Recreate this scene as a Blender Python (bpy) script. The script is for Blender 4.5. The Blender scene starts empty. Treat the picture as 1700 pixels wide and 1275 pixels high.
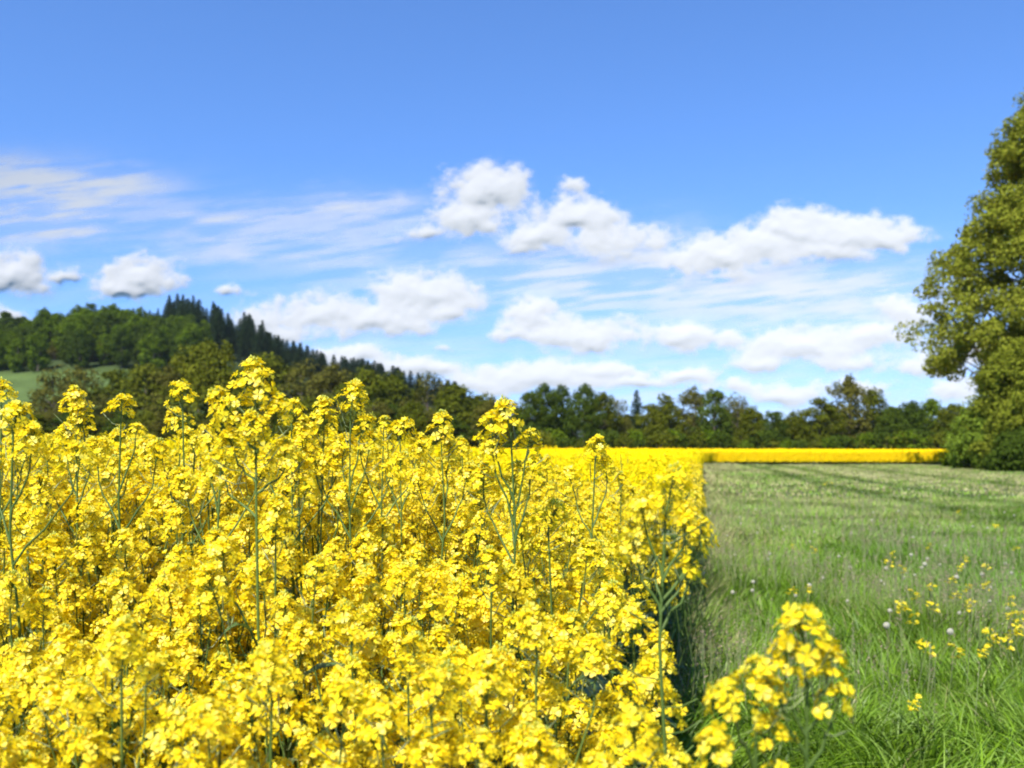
import bpy, math, random
import numpy as np
from mathutils import Vector, Matrix, Euler

# ------------------------------------------------------------------ camera, light, exposure
scene = bpy.context.scene
COL = scene.collection
F = 1633.0            # focal length in pixels of a 1700 px wide picture
EYE = 1.5             # height of the lens above the ground
HOR = 742.0
cam_d = bpy.data.cameras.new('camera')
cam = bpy.data.objects.new('camera', cam_d)
COL.objects.link(cam)
cam.location = (0, 0, EYE)
cam.rotation_euler = (math.radians(90), 0, 0)
cam_d.sensor_width = 36.0
cam_d.lens = 36.0 * F / 1700.0
cam_d.shift_y = (HOR - 637.5) / 1700.0
cam_d.clip_start = 0.05
cam_d.clip_end = 20000
cam_d.dof.use_dof = True
cam_d.dof.focus_distance = 2.2
cam_d.dof.aperture_fstop = 5.4
scene.camera = cam

SUN_EL = math.radians(51)
SUN_AZ = math.radians(207)        # clockwise from +Y: behind the camera, to the left
sun_dir = Vector((math.sin(SUN_AZ) * math.cos(SUN_EL), math.cos(SUN_AZ) * math.cos(SUN_EL), math.sin(SUN_EL)))
world = bpy.data.worlds.new('World')
scene.world = world
world.use_nodes = True
wn = world.node_tree.nodes
wl = world.node_tree.links
wn.clear()
sky = wn.new('ShaderNodeTexSky')
sky.sky_type = 'NISHITA'
sky.sun_disc = False
sky.sun_elevation = SUN_EL
sky.sun_rotation = SUN_AZ
sky.altitude = 400
sky.air_density = 1.0
sky.dust_density = 0.35
sky.ozone_density = 2.2
wbg = wn.new('ShaderNodeBackground')
wbg.inputs['Strength'].default_value = 0.099
wo = wn.new('ShaderNodeOutputWorld')
wtc = wn.new('ShaderNodeTexCoord')
wmp = wn.new('ShaderNodeMapping'); wmp.inputs['Location'].default_value = (0, 0, .075)   # thinner air low over the horizon
wl.new(wtc.outputs['Generated'], wmp.inputs[0]); wl.new(wmp.outputs[0], sky.inputs[0])
wtint = wn.new('ShaderNodeMix'); wtint.data_type = 'RGBA'; wtint.blend_type = 'MULTIPLY'
wtint.inputs['Factor'].default_value = 1.0
wl.new(sky.outputs[0], wtint.inputs[6]); wtint.inputs[7].default_value = (.66, .98, 1.42, 1)
wl.new(wtint.outputs[2], wbg.inputs['Color'])
wl.new(wbg.outputs[0], wo.inputs['Surface'])
sun_d = bpy.data.lights.new('sun', 'SUN')
sun_d.energy = 5.0
sun_d.angle = math.radians(0.5)
sun_d.color = (1.0, 0.955, 0.87)
sun = bpy.data.objects.new('sun', sun_d)
COL.objects.link(sun)
sun.rotation_euler = sun_dir.to_track_quat('Z', 'Y').to_euler()
scene.view_settings.view_transform = 'Standard'
scene.view_settings.look = 'None'
scene.view_settings.exposure = 0.85
scene.view_settings.gamma = 1.0
scene.render.film_transparent = False
scene.cycles.filter_width = 1.9
scene.cycles.max_bounces = 7
scene.cycles.transparent_max_bounces = 12

rng = np.random.default_rng(7)
PI = math.pi

def at(px, d):
    """X at distance d of something seen in column px of the 1700 px picture"""
    return (px - 850.0) / F * d

def zat(py, d):
    return EYE + (HOR - py) / F * d

# ------------------------------------------------------------------ helpers
def tag(o, label=None, cat=None, group=None, kind=None):
    if label: o['label'] = label
    if cat: o['category'] = cat
    if group: o['group'] = group
    if kind: o['kind'] = kind
    return o

def new_mesh(name, V, Q, mats, mi=None, attrs=None, smooth=False):
    """V: (n,3); Q: (m,4) quads or (m,3) triangles"""
    V = np.asarray(V, dtype=np.float32); Q = np.asarray(Q, dtype=np.int32)
    me = bpy.data.meshes.new(name)
    k = Q.shape[1]
    me.vertices.add(len(V)); me.vertices.foreach_set('co', V.ravel())
    me.loops.add(Q.size); me.loops.foreach_set('vertex_index', Q.ravel())
    me.polygons.add(len(Q))
    me.polygons.foreach_set('loop_start', np.arange(0, Q.size, k, dtype=np.int32))
    if mi is not None:
        me.polygons.foreach_set('material_index', np.asarray(mi, dtype=np.int32))
    if smooth:
        me.polygons.foreach_set('use_smooth', np.ones(len(Q), dtype=bool))
    me.update(calc_edges=True)
    if attrs:
        for an, av in attrs.items():
            av = np.asarray(av, dtype=np.float32)
            if av.ndim == 1:
                a = me.attributes.new(an, 'FLOAT', 'POINT'); a.data.foreach_set('value', av)
            else:
                a = me.attributes.new(an, 'FLOAT_COLOR', 'POINT')
                c = np.ones((len(av), 4), dtype=np.float32); c[:, :3] = av
                a.data.foreach_set('color', c.ravel())
    for m in (mats if isinstance(mats, (list, tuple)) else [mats]):
        me.materials.append(m)
    return me

def link(name, data, parent=None, loc=(0, 0, 0), rot=None, scale=None):
    o = bpy.data.objects.new(name, data)
    COL.objects.link(o)
    if parent: o.parent = parent
    o.location = loc
    if rot is not None: o.rotation_euler = rot
    if scale is not None: o.scale = scale if hasattr(scale, '__len__') else (scale,) * 3
    return o

def empty(name, loc=(0, 0, 0)):
    o = bpy.data.objects.new(name, None)
    COL.objects.link(o)
    o.location = loc
    o.empty_display_size = 0.1
    return o

def copy_tree(o, parent=None):
    c = o.copy(); COL.objects.link(c)
    if parent: c.parent = parent
    for ch in list(o.children):
        copy_tree(ch, c)
    return c

class Geo:
    """collects quad pieces"""
    def __init__(s): s.V = []; s.Q = []; s.M = []; s.n = 0
    def add(s, V, Q, m=0):
        V = np.asarray(V, dtype=np.float32); Q = np.asarray(Q, dtype=np.int32)
        s.V.append(V); s.Q.append(Q + s.n); s.M.append(np.full(len(Q), m, dtype=np.int32)); s.n += len(V)
    def mesh(s, name, mats, smooth=False, attrs=None):
        return new_mesh(name, np.concatenate(s.V), np.concatenate(s.Q), mats, np.concatenate(s.M), attrs, smooth)

def tube(geo, pts, rads, n=5, m=0):
    pts = np.asarray(pts, dtype=float); k = len(pts)
    tan = np.gradient(pts, axis=0)
    tan /= np.linalg.norm(tan, axis=1)[:, None] + 1e-9
    ref = np.array([1.0, 0.13, 0.07]) if abs(tan[0][0]) < 0.8 else np.array([0.1, 1.0, 0])
    a = np.cross(tan, ref); a /= np.linalg.norm(a, axis=1)[:, None] + 1e-9
    b = np.cross(tan, a)
    th = np.arange(n) * 2 * PI / n
    ring = (a[:, None, :] * np.cos(th)[None, :, None] + b[:, None, :] * np.sin(th)[None, :, None]) * np.asarray(rads)[:, None, None]
    V = (pts[:, None, :] + ring).reshape(-1, 3)
    i = np.arange(k - 1)[:, None] * n; j = np.arange(n)[None, :]; j2 = (j + 1) % n
    Q = np.stack([i + j, i + j2, i + n + j2, i + n + j], -1).reshape(-1, 4)
    geo.add(V, Q, m)

def frames(N, r):
    """orthonormal frames around normals N with random spin; returns (U, W)"""
    N = N / (np.linalg.norm(N, axis=1)[:, None] + 1e-9)
    R = r.normal(size=N.shape)
    U = np.cross(N, R); U /= np.linalg.norm(U, axis=1)[:, None] + 1e-9
    W = np.cross(N, U)
    return U, W, N

def leaf_quads(P, N, size, r, aspect=0.6, bend=0.25):
    """diamond-like leaf faces at P facing N"""
    U, W, N = frames(N, r)
    s = np.asarray(size)[:, None]
    V = np.stack([P - U * s, P + W * s * aspect - N * s * bend * .5, P + U * s, P - W * s * aspect - N * s * bend * .5], 1).reshape(-1, 3)
    Q = np.arange(len(P) * 4).reshape(-1, 4)
    return V, Q

def vnoise(x, y, seed=0):
    """smooth value noise at float arrays"""
    xi = np.floor(x).astype(np.int64); yi = np.floor(y).astype(np.int64)
    xf = x - xi; yf = y - yi
    xf = xf * xf * (3 - 2 * xf); yf = yf * yf * (3 - 2 * yf)
    def h(a, b):
        n = (a * 374761393 + b * 668265263 + seed * 1274126177) & 0xffffffff
        n = ((n ^ (n >> 13)) * 1274126177) & 0xffffffff
        return ((n ^ (n >> 16)) & 0xffff) / 65535.0
    return (h(xi, yi) * (1 - xf) + h(xi + 1, yi) * xf) * (1 - yf) + (h(xi, yi + 1) * (1 - xf) + h(xi + 1, yi + 1) * xf) * yf

def fbm(x, y, oct=5, seed=0, gain=0.5):
    t = 0; a = 1; s = 0
    for i in range(oct):
        t = t + a * vnoise(x * 2 ** i + 17.3 * i, y * 2 ** i - 9.1 * i, seed + i); s += a; a *= gain
    return t / s

def sstep(a, b, x):
    t = np.clip((x - a) / (b - a), 0, 1)
    return t * t * (3 - 2 * t)

# ------------------------------------------------------------------ materials
def mat(name):
    m = bpy.data.materials.new(name); m.use_nodes = True
    n = m.node_tree.nodes; n.clear()
    return m, n, m.node_tree.links

def ramp(n, cols, pos):
    r = n.new('ShaderNodeValToRGB'); cr = r.color_ramp
    while len(cr.elements) < len(cols): cr.elements.new(0.5)
    for e, c, p in zip(cr.elements, cols, pos): e.position = p; e.color = (*c, 1)
    return r

def plant_mat(name, cols, pos=None, transl=0.35, gloss=0.08, rough=0.5, objvar=0.0, islandvar=True, tcol=1.0, extra=None):
    """leaf or petal: colour picked per leaf, part of the light passing through"""
    m, n, l = mat(name)
    g = n.new('ShaderNodeNewGeometry'); o = n.new('ShaderNodeObjectInfo')
    pos = pos or [i / (len(cols) - 1) for i in range(len(cols))]
    mix = n.new('ShaderNodeMath'); mix.operation = 'MULTIPLY_ADD'
    l.new(g.outputs['Random Per Island'], mix.inputs[0]); mix.inputs[1].default_value = 1 - objvar
    om = n.new('ShaderNodeMath'); om.operation = 'MULTIPLY'; om.inputs[1].default_value = objvar
    l.new(o.outputs['Random'], om.inputs[0]); l.new(om.outputs[0], mix.inputs[2])
    r = ramp(n, cols, pos); l.new(mix.outputs[0], r.inputs[0])
    d = n.new('ShaderNodeBsdfDiffuse'); t = n.new('ShaderNodeBsdfTranslucent'); gl = n.new('ShaderNodeBsdfGlossy')
    gl.inputs['Roughness'].default_value = rough; gl.inputs['Color'].default_value = (1, 1, 1, 1)
    l.new(r.outputs[0], d.inputs[0]); l.new(r.outputs[0], t.inputs[0])
    m1 = n.new('ShaderNodeMixShader'); m1.inputs[0].default_value = transl
    l.new(d.outputs[0], m1.inputs[1]); l.new(t.outputs[0], m1.inputs[2])
    m2 = n.new('ShaderNodeMixShader'); m2.inputs[0].default_value = gloss
    l.new(m1.outputs[0], m2.inputs[1]); l.new(gl.outputs[0], m2.inputs[2])
    out = n.new('ShaderNodeOutputMaterial'); l.new(m2.outputs[0], out.inputs[0])
    return m

M = {}
M['petal'] = plant_mat('rape_petal', [(.89, .64, .004), (.94, .73, .010), (.95, .79, .02), (.96, .86, .13)], [0, .35, .8, 1.0], transl=.5, gloss=.02, rough=.45)
M['petal_far'] = plant_mat('rape_petal_distant', [(.91, .68, .005), (.94, .75, .010), (.95, .80, .02)], transl=.45, gloss=.0)
M['bud'] = plant_mat('rape_bud', [(.35, .42, .03), (.62, .58, .03), (.25, .33, .04)], transl=.2, gloss=.05)
M['stamen'] = plant_mat('rape_stamen', [(.62, .52, .02), (.45, .48, .04)], transl=.3, gloss=.0)
M['stem'] = plant_mat('rape_stem', [(.05, .09, .014), (.10, .15, .03)], transl=.0, gloss=.02, objvar=.6)
M['rapeleaf'] = plant_mat('rape_leaf', [(.045, .09, .02), (.08, .14, .03), (.12, .17, .04)], transl=.25, gloss=.06)
M['pod'] = plant_mat('rape_pod', [(.17, .23, .08), (.24, .28, .11)], transl=.1, gloss=.05)

def attr_mat(name, transl=.3, gloss=.06, rough=.45, an='tint'):
    m, n, l = mat(name)
    a = n.new('ShaderNodeAttribute'); a.attribute_name = an
    d = n.new('ShaderNodeBsdfDiffuse'); t = n.new('ShaderNodeBsdfTranslucent'); gl = n.new('ShaderNodeBsdfGlossy')
    gl.inputs['Roughness'].default_value = rough
    l.new(a.outputs['Color'], d.inputs[0]); l.new(a.outputs['Color'], t.inputs[0])
    m1 = n.new('ShaderNodeMixShader'); m1.inputs[0].default_value = transl
    l.new(d.outputs[0], m1.inputs[1]); l.new(t.outputs[0], m1.inputs[2])
    m2 = n.new('ShaderNodeMixShader'); m2.inputs[0].default_value = gloss
    l.new(m1.outputs[0], m2.inputs[1]); l.new(gl.outputs[0], m2.inputs[2])
    out = n.new('ShaderNodeOutputMaterial'); l.new(m2.outputs[0], out.inputs[0])
    return m
M['grass'] = attr_mat('grass_blades', gloss=.025)

def bark(name, c1, c2, scale=3.0):
    m, n, l = mat(name)
    tc = n.new('ShaderNodeTexCoord'); mp = n.new('ShaderNodeMapping'); mp.inputs['Scale'].default_value = (scale, scale, scale * .25)
    no = n.new('ShaderNodeTexNoise'); no.inputs['Scale'].default_value = 2; no.inputs['Detail'].default_value = 5
    l.new(tc.outputs['Object'], mp.inputs[0]); l.new(mp.outputs[0], no.inputs[0])
    r = ramp(n, [c1, c2], [.3, .7]); l.new(no.outputs[0], r.inputs[0])
    p = n.new('ShaderNodeBsdfPrincipled'); p.inputs['Roughness'].default_value = .9
    l.new(r.outputs[0], p.inputs['Base Color'])
    out = n.new('ShaderNodeOutputMaterial'); l.new(p.outputs[0], out.inputs[0])
    return m
M['bark'] = bark('tree_bark', (.06, .045, .032), (.16, .13, .10))
M['bark_grey'] = bark('tree_bark_grey', (.12, .10, .08), (.26, .23, .19))

# ------------------------------------------------------------------ terrain
RIDGE_X = np.array([-900, -420, -240, -210, -178, -165, -140, -115, -93, -77, -58, -42, -25, -8, 30, 200, 900.])
RIDGE_H = np.array([20, 40, 45, 47, 48.5, 48.5, 47, 39, 33, 26.5, 24, 20, 16, 11, 5, 1.5, 1.])
def field_edge(d):
    """X of the right-hand edge of the crop at distance d"""
    return np.interp(d, [0, 1, 1.4, 1.8, 2.6, 4, 5, 8, 20, 74, 79, 82, 84], [.16, .18, .21, .23, .34, .60, .80, 1.42, 3.8, 14.0, 15.4, 17.2, 19.5]) + (fbm(np.asarray(d) * .9, np.asarray(d) * 0 + 2.2, 3, 3) - .5) * .035 * np.maximum(np.asarray(d) - 3, 0) ** .7 * 2
def ground_z(x, y):
    # the hill rises to the left and away; its scale along x follows the distance
    yy = np.maximum(y, 60.0)
    r = np.interp(x / yy * 410.0, RIDGE_X, RIDGE_H)
    r = np.where(y < 60, r, r)
    z = r * sstep(150, 410, y) * (1 - .55 * sstep(480, 1300, y))
    z = z + .5 * sstep(110, 300, y) * (fbm(x * .02, y * .02, 3, 5) - .5) * 4
    return z

def build_ground():
    ys = np.concatenate([np.linspace(-60, 10, 15)[:-1], np.linspace(10, 150, 60)[:-1], np.linspace(150, 700, 90)[:-1], np.geomspace(700, 9000, 30)])
    us = np.concatenate([np.linspace(-4, -.75, 24)[:-1], np.linspace(-.75, .75, 130)[:-1], np.linspace(.75, 4, 24)])
    Y, U = np.meshgrid(ys, us, indexing='ij')
    X = U * np.maximum(np.abs(Y) + 25, 40)
    Z = ground_z(X, Y)
    V = np.stack([X, Y, Z], -1).reshape(-1, 3)
    a, b = Y.shape
    i = np.arange(a - 1)[:, None] * b + np.arange(b - 1)[None, :]
    Q = np.stack([i, i + 1, i + b + 1, i + b], -1).reshape(-1, 4)
    # colour of the ground cover itself
    x, y = V[:, 0], V[:, 1]
    m, n, l = mat('ground_soil_and_turf')
    tc = n.new('ShaderNodeTexCoord')
    a_ = n.new('ShaderNodeAttribute'); a_.attribute_name = 'tint'
    n1 = n.new('ShaderNodeTexNoise'); n1.inputs['Scale'].default_value = 2.5; n1.inputs['Detail'].default_value = 8; n1.inputs['Roughness'].default_value = .7
    l.new(tc.outputs['Object'], n1.inputs[0])
    mr = n.new('ShaderNodeMapRange'); mr.inputs['From Min'].default_value = .3; mr.inputs['From Max'].default_value = .7
    mr.inputs['To Min'].default_value = .65; mr.inputs['To Max'].default_value = 1.35; l.new(n1.outputs[0], mr.inputs[0])
    mx = n.new('ShaderNodeVectorMath'); mx.operation = 'SCALE'
    l.new(a_.outputs['Color'], mx.inputs[0]); l.new(mr.outputs[0], mx.inputs['Scale'])
    p = n.new('ShaderNodeBsdfPrincipled'); p.inputs['Roughness'].default_value = .95
    p.inputs['Specular IOR Level'].default_value = .1
    n3 = n.new('ShaderNodeTexNoise'); n3.inputs['Scale'].default_value = .06; n3.inputs['Detail'].default_value = 7; n3.inputs['Roughness'].default_value = .65
    l.new(tc.outputs['Object'], n3.inputs[0])
    mr3 = n.new('ShaderNodeMapRange'); mr3.inputs['From Min'].default_value = .3; mr3.inputs['From Max'].default_value = .7
    mr3.inputs['To Min'].default_value = .6; mr3.inputs['To Max'].default_value = 1.4; l.new(n3.outputs[0], mr3.inputs[0])
    mx3 = n.new('ShaderNodeVectorMath'); mx3.operation = 'SCALE'; l.new(mx.outputs[0], mx3.inputs[0]); l.new(mr3.outputs[0], mx3.inputs['Scale'])
    l.new(mx3.outputs[0], p.inputs['Base Color'])
    out = n.new('ShaderNodeOutputMaterial'); l.new(p.outputs[0], out.inputs[0])
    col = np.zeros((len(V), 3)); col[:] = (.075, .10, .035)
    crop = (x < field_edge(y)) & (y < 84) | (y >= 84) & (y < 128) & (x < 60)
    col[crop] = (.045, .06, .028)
    f = sstep(150, 200, y)[:, None]
    col = col * (1 - f) + np.array((.070, .105, .028)) * f
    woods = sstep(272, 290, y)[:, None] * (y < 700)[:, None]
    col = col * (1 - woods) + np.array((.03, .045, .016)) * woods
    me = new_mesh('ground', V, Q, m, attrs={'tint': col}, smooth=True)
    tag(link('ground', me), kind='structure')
build_ground()

def far_hills():
    xs = np.linspace(-1500, 3500, 160); rows = 10
    prof = 62 + 60 * fbm(xs * .0016, xs * 0 + 3.3, 4, 11) + 12 * fbm(xs * .01, xs * 0, 3, 4)
    V = []; 
    for k in range(rows):
        t = k / (rows - 1)
        V.append(np.stack([xs, np.full_like(xs, 2700 + 500 * t), -5 + prof * np.sin(t * PI / 2)], -1))
    V.append(np.stack([xs, np.full_like(xs, 3900.), np.full_like(xs, -5.)], -1))
    V = np.concatenate(V); b = len(xs); a = rows + 1
    i = np.arange(a - 1)[:, None] * b + np.arange(b - 1)[None, :]
    Q = np.stack([i, i + 1, i + b + 1, i + b], -1).reshape(-1, 4)
    m, n, l = mat('wooded_far_hill')
    tc = n.new('ShaderNodeTexCoord'); n1 = n.new('ShaderNodeTexNoise'); n1.inputs['Scale'].default_value = .02; n1.inputs['Detail'].default_value = 6
    l.new(tc.outputs['Object'], n1.inputs[0])
    r = ramp(n, [(.02, .035, .02), (.05, .07, .03)], [.35, .65]); l.new(n1.outputs[0], r.inputs[0])
    d = n.new('ShaderNodeBsdfDiffuse'); l.new(r.outputs[0], d.inputs[0])
    out = n.new('ShaderNodeOutputMaterial'); l.new(d.outputs[0], out.inputs[0])
    tag(link('far_hills', new_mesh('far_hills', V, Q, m, smooth=True)), kind='structure')
far_hills()

# ------------------------------------------------------------------ clouds: a relief of billows some 6 km away, lit by the sun
CUM = [  # column, row, half width, half height, weight
 (806,316,80,50,1.05),(775,362,78,42,.95),(712,388,60,24,.55),(955,308,34,24,.55),
 (965,362,98,42,1),(900,396,72,38,.95),(1012,396,100,46,.75),(1075,395,60,30,.5),
 (1318,382,82,46,1),(1408,388,122,38,1),(1195,430,102,52,1),(1260,412,90,46,.95),(1478,396,72,26,.85),(1375,412,90,30,.8),
 (28,458,66,46,1),(102,462,40,17,.7),(238,462,76,50,1),(200,485,60,32,.9),(-60,470,60,40,1),
 (700,494,106,52,1.05),(540,520,84,44,.85),(620,530,110,34,.9),(452,528,70,36,.7),(382,484,24,15,.6),(740,520,50,28,.8),(480,550,90,24,.6),
 (884,528,64,34,1),(962,558,112,40,1),(845,556,44,20,.8),(1130,560,66,32,.95),(1212,567,32,16,.6),(735,576,24,10,.45),
 (1330,578,118,40,.95),(1445,562,80,32,.85),(1505,522,50,32,.9),(1260,598,60,22,.7),(1400,600,100,24,.7),
 (590,592,76,22,.9),(690,612,90,24,.9),(548,585,34,14,.8),(880,628,160,32,.95),(800,640,90,24,.8),(1000,618,90,22,.8),(1142,624,66,24,.9),(1060,640,120,20,.7),
 (1540,614,80,28,.85),(1300,654,84,26,.85),(1210,640,70,18,.6),(1590,650,60,30,.7),(1420,650,80,22,.5),(20,525,40,14,.7),(1650,590,80,40,.8),(1760,480,90,50,.8),
]
CIR = [
 (60,340,170,62,.85),(190,308,110,28,.55),(90,385,120,26,.6),(10,290,90,40,.5),(370,362,130,36,.55),(590,345,150,30,.6),(420,425,110,20,.45),(330,400,90,30,.4),(660,322,20,16,.35),
 (560,395,200,40,.4),(720,440,280,45,.32),(950,470,380,60,.42),(1180,455,360,60,.50),(1350,500,290,48,.42),(1080,410,90,50,.5),(1270,490,60,20,.3),(1500,470,160,50,.3),
 (1000,600,500,70,.22),(1400,560,380,80,.28),(620,560,300,60,.18),(1250,660,500,50,.35),(1600,560,200,90,.25),(150,470,300,50,.12),
]
def build_clouds():
    step = .045
    az = np.arange(-36, 36, step); el = np.arange(-.3, 19, step)
    A, E = np.meshgrid(az, el, indexing='xy')          # rows = elevation
    px = 850 + F * np.tan(np.radians(A)); py = HOR - np.tan(np.radians(E)) * np.hypot(F, px - 850)
    # domain warp, in picture-like units
    w1 = fbm(px / 70, py / 50, 5, 21) - .5; w2 = fbm(px / 70 + 40, py / 50 + 9, 5, 33) - .5
    qx = px + w1 * 46; qy = py + w2 * 34
    def field(qx, qy):
        D = np.full(qx.shape, math.exp(-11))
        for cx, cy, rx, ry, w in CUM:
            dx = (qx - cx) / (rx * 1.2); dy = (cy - qy) / (ry * 1.16)
            dy = np.where(dy < 0, dy * 1.35, dy)
            D += np.exp(11 * np.maximum(w * (1 - np.sqrt(dx * dx + dy * dy + .02)), -1.5))
        return np.log(D) / 11 - .085
    D = field(qx, qy)
    bil = np.abs(fbm(px / 34, py / 26, 5, 51, .55) - .5) * 2
    n2 = fbm(px / 26, py / 18, 6, 71, .6)
    dens = D * 1.15 - .01 + (n2 - .5) * .72 + (.28 - bil) * .30
    a_cum = sstep(-.03, .46, dens) * .98
    C = np.zeros(px.shape)
    cqx = px + w1 * 90; cqy = py + w2 * 40
    for cx, cy, rx, ry, w in CIR:
        r2 = ((cqx - cx) / rx) ** 2 + ((cqy - cy) / ry) ** 2
        C = np.maximum(C, 0) + w * np.exp(-r2 * 1.3) * (1 - C)
    streak = fbm(px / 120 + py / 200, py / 16 + px / 160, 5, 91, .55)
    a_cir = np.clip(C, 0, 1) * (.25 + .85 * sstep(.28, .68, streak + .12 * (n2 - .5))) * 1.2
    hz = .50 * np.exp(-np.maximum(E, 0) / 3.2)          # thin cloud low over the horizon
    alpha = 1 - (1 - a_cum) * (1 - np.clip(a_cir, 0, .9)) * (1 - hz)
    alpha *= sstep(0, .8, 36 - np.abs(A)) * sstep(19, 17.5, E)
    # relief: rounded body plus billows, towards the viewer
    dd = np.clip(dens, 0, 1)
    Db = np.clip(D + .22, 0, 1.3)
    H = 620 * Db ** 1.15 + 330 * (n2 - .5) * sstep(0, .5, Db) + 150 * (.3 - bil) * sstep(0, .5, Db)
    def blur(Z, k):
        for _ in range(k):
            Z = (np.roll(Z, 1, 0) + np.roll(Z, -1, 0) + 2 * Z) / 4; Z = (np.roll(Z, 1, 1) + np.roll(Z, -1, 1) + 2 * Z) / 4
        return Z
    H = .7 * blur(H, 16) + .3 * blur(H, 5)
    R = 6500 - H * .050
    a, e = np.radians(A), np.radians(E)
    V = np.stack([R * np.cos(e) * np.sin(a), R * np.cos(e) * np.cos(a), EYE + R * np.sin(e)], -1).reshape(-1, 3)
    na, nb = A.shape
    i = np.arange(na - 1)[:, None] * nb + np.arange(nb - 1)[None, :]
    Q = np.stack([i, i + nb, i + nb + 1, i + 1], -1).reshape(-1, 4)
    af = alpha.reshape(-1)
    keep = af[Q].max(1) > .004
    Q = Q[keep]
    used = np.unique(Q); remap = np.zeros(len(V), dtype=np.int64); remap[used] = np.arange(len(used))
    V = V[used]; Q = remap[Q]; af = af[used]
    m, n, l = mat('cloud_vapour')
    at_ = n.new('ShaderNodeAttribute'); at_.attribute_name = 'vapour'
    d = n.new('ShaderNodeBsdfDiffuse'); d.inputs[0].default_value = (.375, .37, .368, 1)
    t = n.new('ShaderNodeBsdfTransparent')
    # droplets scatter sunlight all ways, so the facing of the relief counts only in part
    gn = n.new('ShaderNodeNewGeometry'); sc_ = n.new('ShaderNodeVectorMath'); sc_.operation = 'SCALE'; sc_.inputs['Scale'].default_value = 2.1
    l.new(gn.outputs['Normal'], sc_.inputs[0])
    ad = n.new('ShaderNodeVectorMath'); ad.operation = 'ADD'; ad.inputs[1].default_value = tuple(sun_dir)
    l.new(sc_.outputs[0], ad.inputs[0]); nm = n.new('ShaderNodeVectorMath'); nm.operation = 'NORMALIZE'
    l.new(ad.outputs[0], nm.inputs[0]); l.new(nm.outputs[0], d.inputs['Normal'])
    mx = n.new('ShaderNodeMixShader'); l.new(at_.outputs['Fac'], mx.inputs[0]); l.new(t.outputs[0], mx.inputs[1]); l.new(d.outputs[0], mx.inputs[2])
    out = n.new('ShaderNodeOutputMaterial'); l.new(mx.outputs[0], out.inputs[0])
    me = new_mesh('clouds', V, Q, m, attrs={'vapour': af}, smooth=True)
    o = link('clouds', me)
    tag(o, 'white cumulus and thin veil clouds drifting in the blue sky above the fields', 'clouds', kind='stuff')
build_clouds()

# ------------------------------------------------------------------ rapeseed: flowers, heads, plants
def petal_grid(r, L=.0100, Wd=.0092):
    t = np.array([0, .28, .6, .85, 1.0]); w = np.array([.12, .38, .92, 1.0, .55]) * Wd / 2
    cup = r.uniform(.05, .5)
    z = L * (cup * t * .9 - .55 * cup * t ** 2.6) + r.normal(0, .0004)
    V = np.zeros((5, 3, 3))
    for j, s in enumerate((-1, 0, 1)):
        V[:, j, 0] = t * L; V[:, j, 1] = s * w; V[:, j, 2] = z + (.0011 if s else 0) * t * r.uniform(.3, 1.5)
    V[4, 1, 0] -= .0012
    i = np.arange(4)[:, None] * 3 + np.arange(2)[None, :]
    Q = np.stack([i, i + 3, i + 4, i + 1], -1).reshape(-1, 4)
    return V.reshape(-1, 3), Q

def flower(r, openness=1.0):
    """four petals in a cross, stamens in the middle; faces +Z"""
    Vs, Qs, Ms = [], [], []; n = 0
    base = r.uniform(0, PI)
    for k in range(4):
        V, Q = petal_grid(r)
        tilt = r.normal(0, .16) + (1 - openness) * 1.0
        c, s = math.cos(tilt), math.sin(tilt)
        V = np.stack([V[:, 0] * c - V[:, 2] * s, V[:, 1], V[:, 0] * s + V[:, 2] * c], -1)
        a = base + k * PI / 2 + r.normal(0, .12); c, s = math.cos(a), math.sin(a)
        V = np.stack([V[:, 0] * c - V[:, 1] * s, V[:, 0] * s + V[:, 1] * c, V[:, 2]], -1)
        Vs.append(V); Qs.append(Q + n); Ms.append(np.zeros(len(Q), int)); n += len(V)
    for k in range(4):
        a = base + k * PI / 2 + PI / 4; rr = .0016
        p = np.array([[rr * math.cos(a), rr * math.sin(a), 0], [rr * math.cos(a + .5), rr * math.sin(a + .5), 0],
                      [1.5 * rr * math.cos(a + .5), 1.5 * rr * math.sin(a + .5), .0052], [1.5 * rr * math.cos(a), 1.5 * rr * math.sin(a), .0052]])
        Vs.append(p); Qs.append(np.array([[0, 1, 2, 3]]) + n); Ms.append(np.ones(1, int)); n += 4
    return np.concatenate(Vs), np.concatenate(Qs), np.concatenate(Ms)

FLOWERS = []
_r = np.random.default_rng(3)
for k in range(10):
    FLOWERS.append(flower(_r, 1.0 if k < 7 else .55))

def rot_to(N):
    """3x3 matrices taking +Z to N"""
    z = N / np.linalg.norm(N)
    a = np.array([1., 0, 0]) if abs(z[0]) < .9 else np.array([0, 1., 0])
    x = np.cross(a, z); x /= np.linalg.norm(x); y = np.cross(z, x)
    return np.stack([x, y, z], 1)

def bud_geo(L, R):
    """small closed bud, 5-sided"""
    th = np.arange(5) * 2 * PI / 5
    V = []
    for z, q in ((0, .25), (.35, 1.0), (.75, .8), (1.0, .2)):
        V.append(np.stack([np.cos(th) * R * q, np.sin(th) * R * q, np.full(5, z * L)], -1))
    V = np.concatenate(V); i = np.arange(3)[:, None] * 5; j = np.arange(5)[None, :]; j2 = (j + 1) % 5
    Q = np.stack([i + j, i + j2, i + 5 + j2, i + 5 + j], -1).reshape(-1, 4)
    return V, Q

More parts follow.
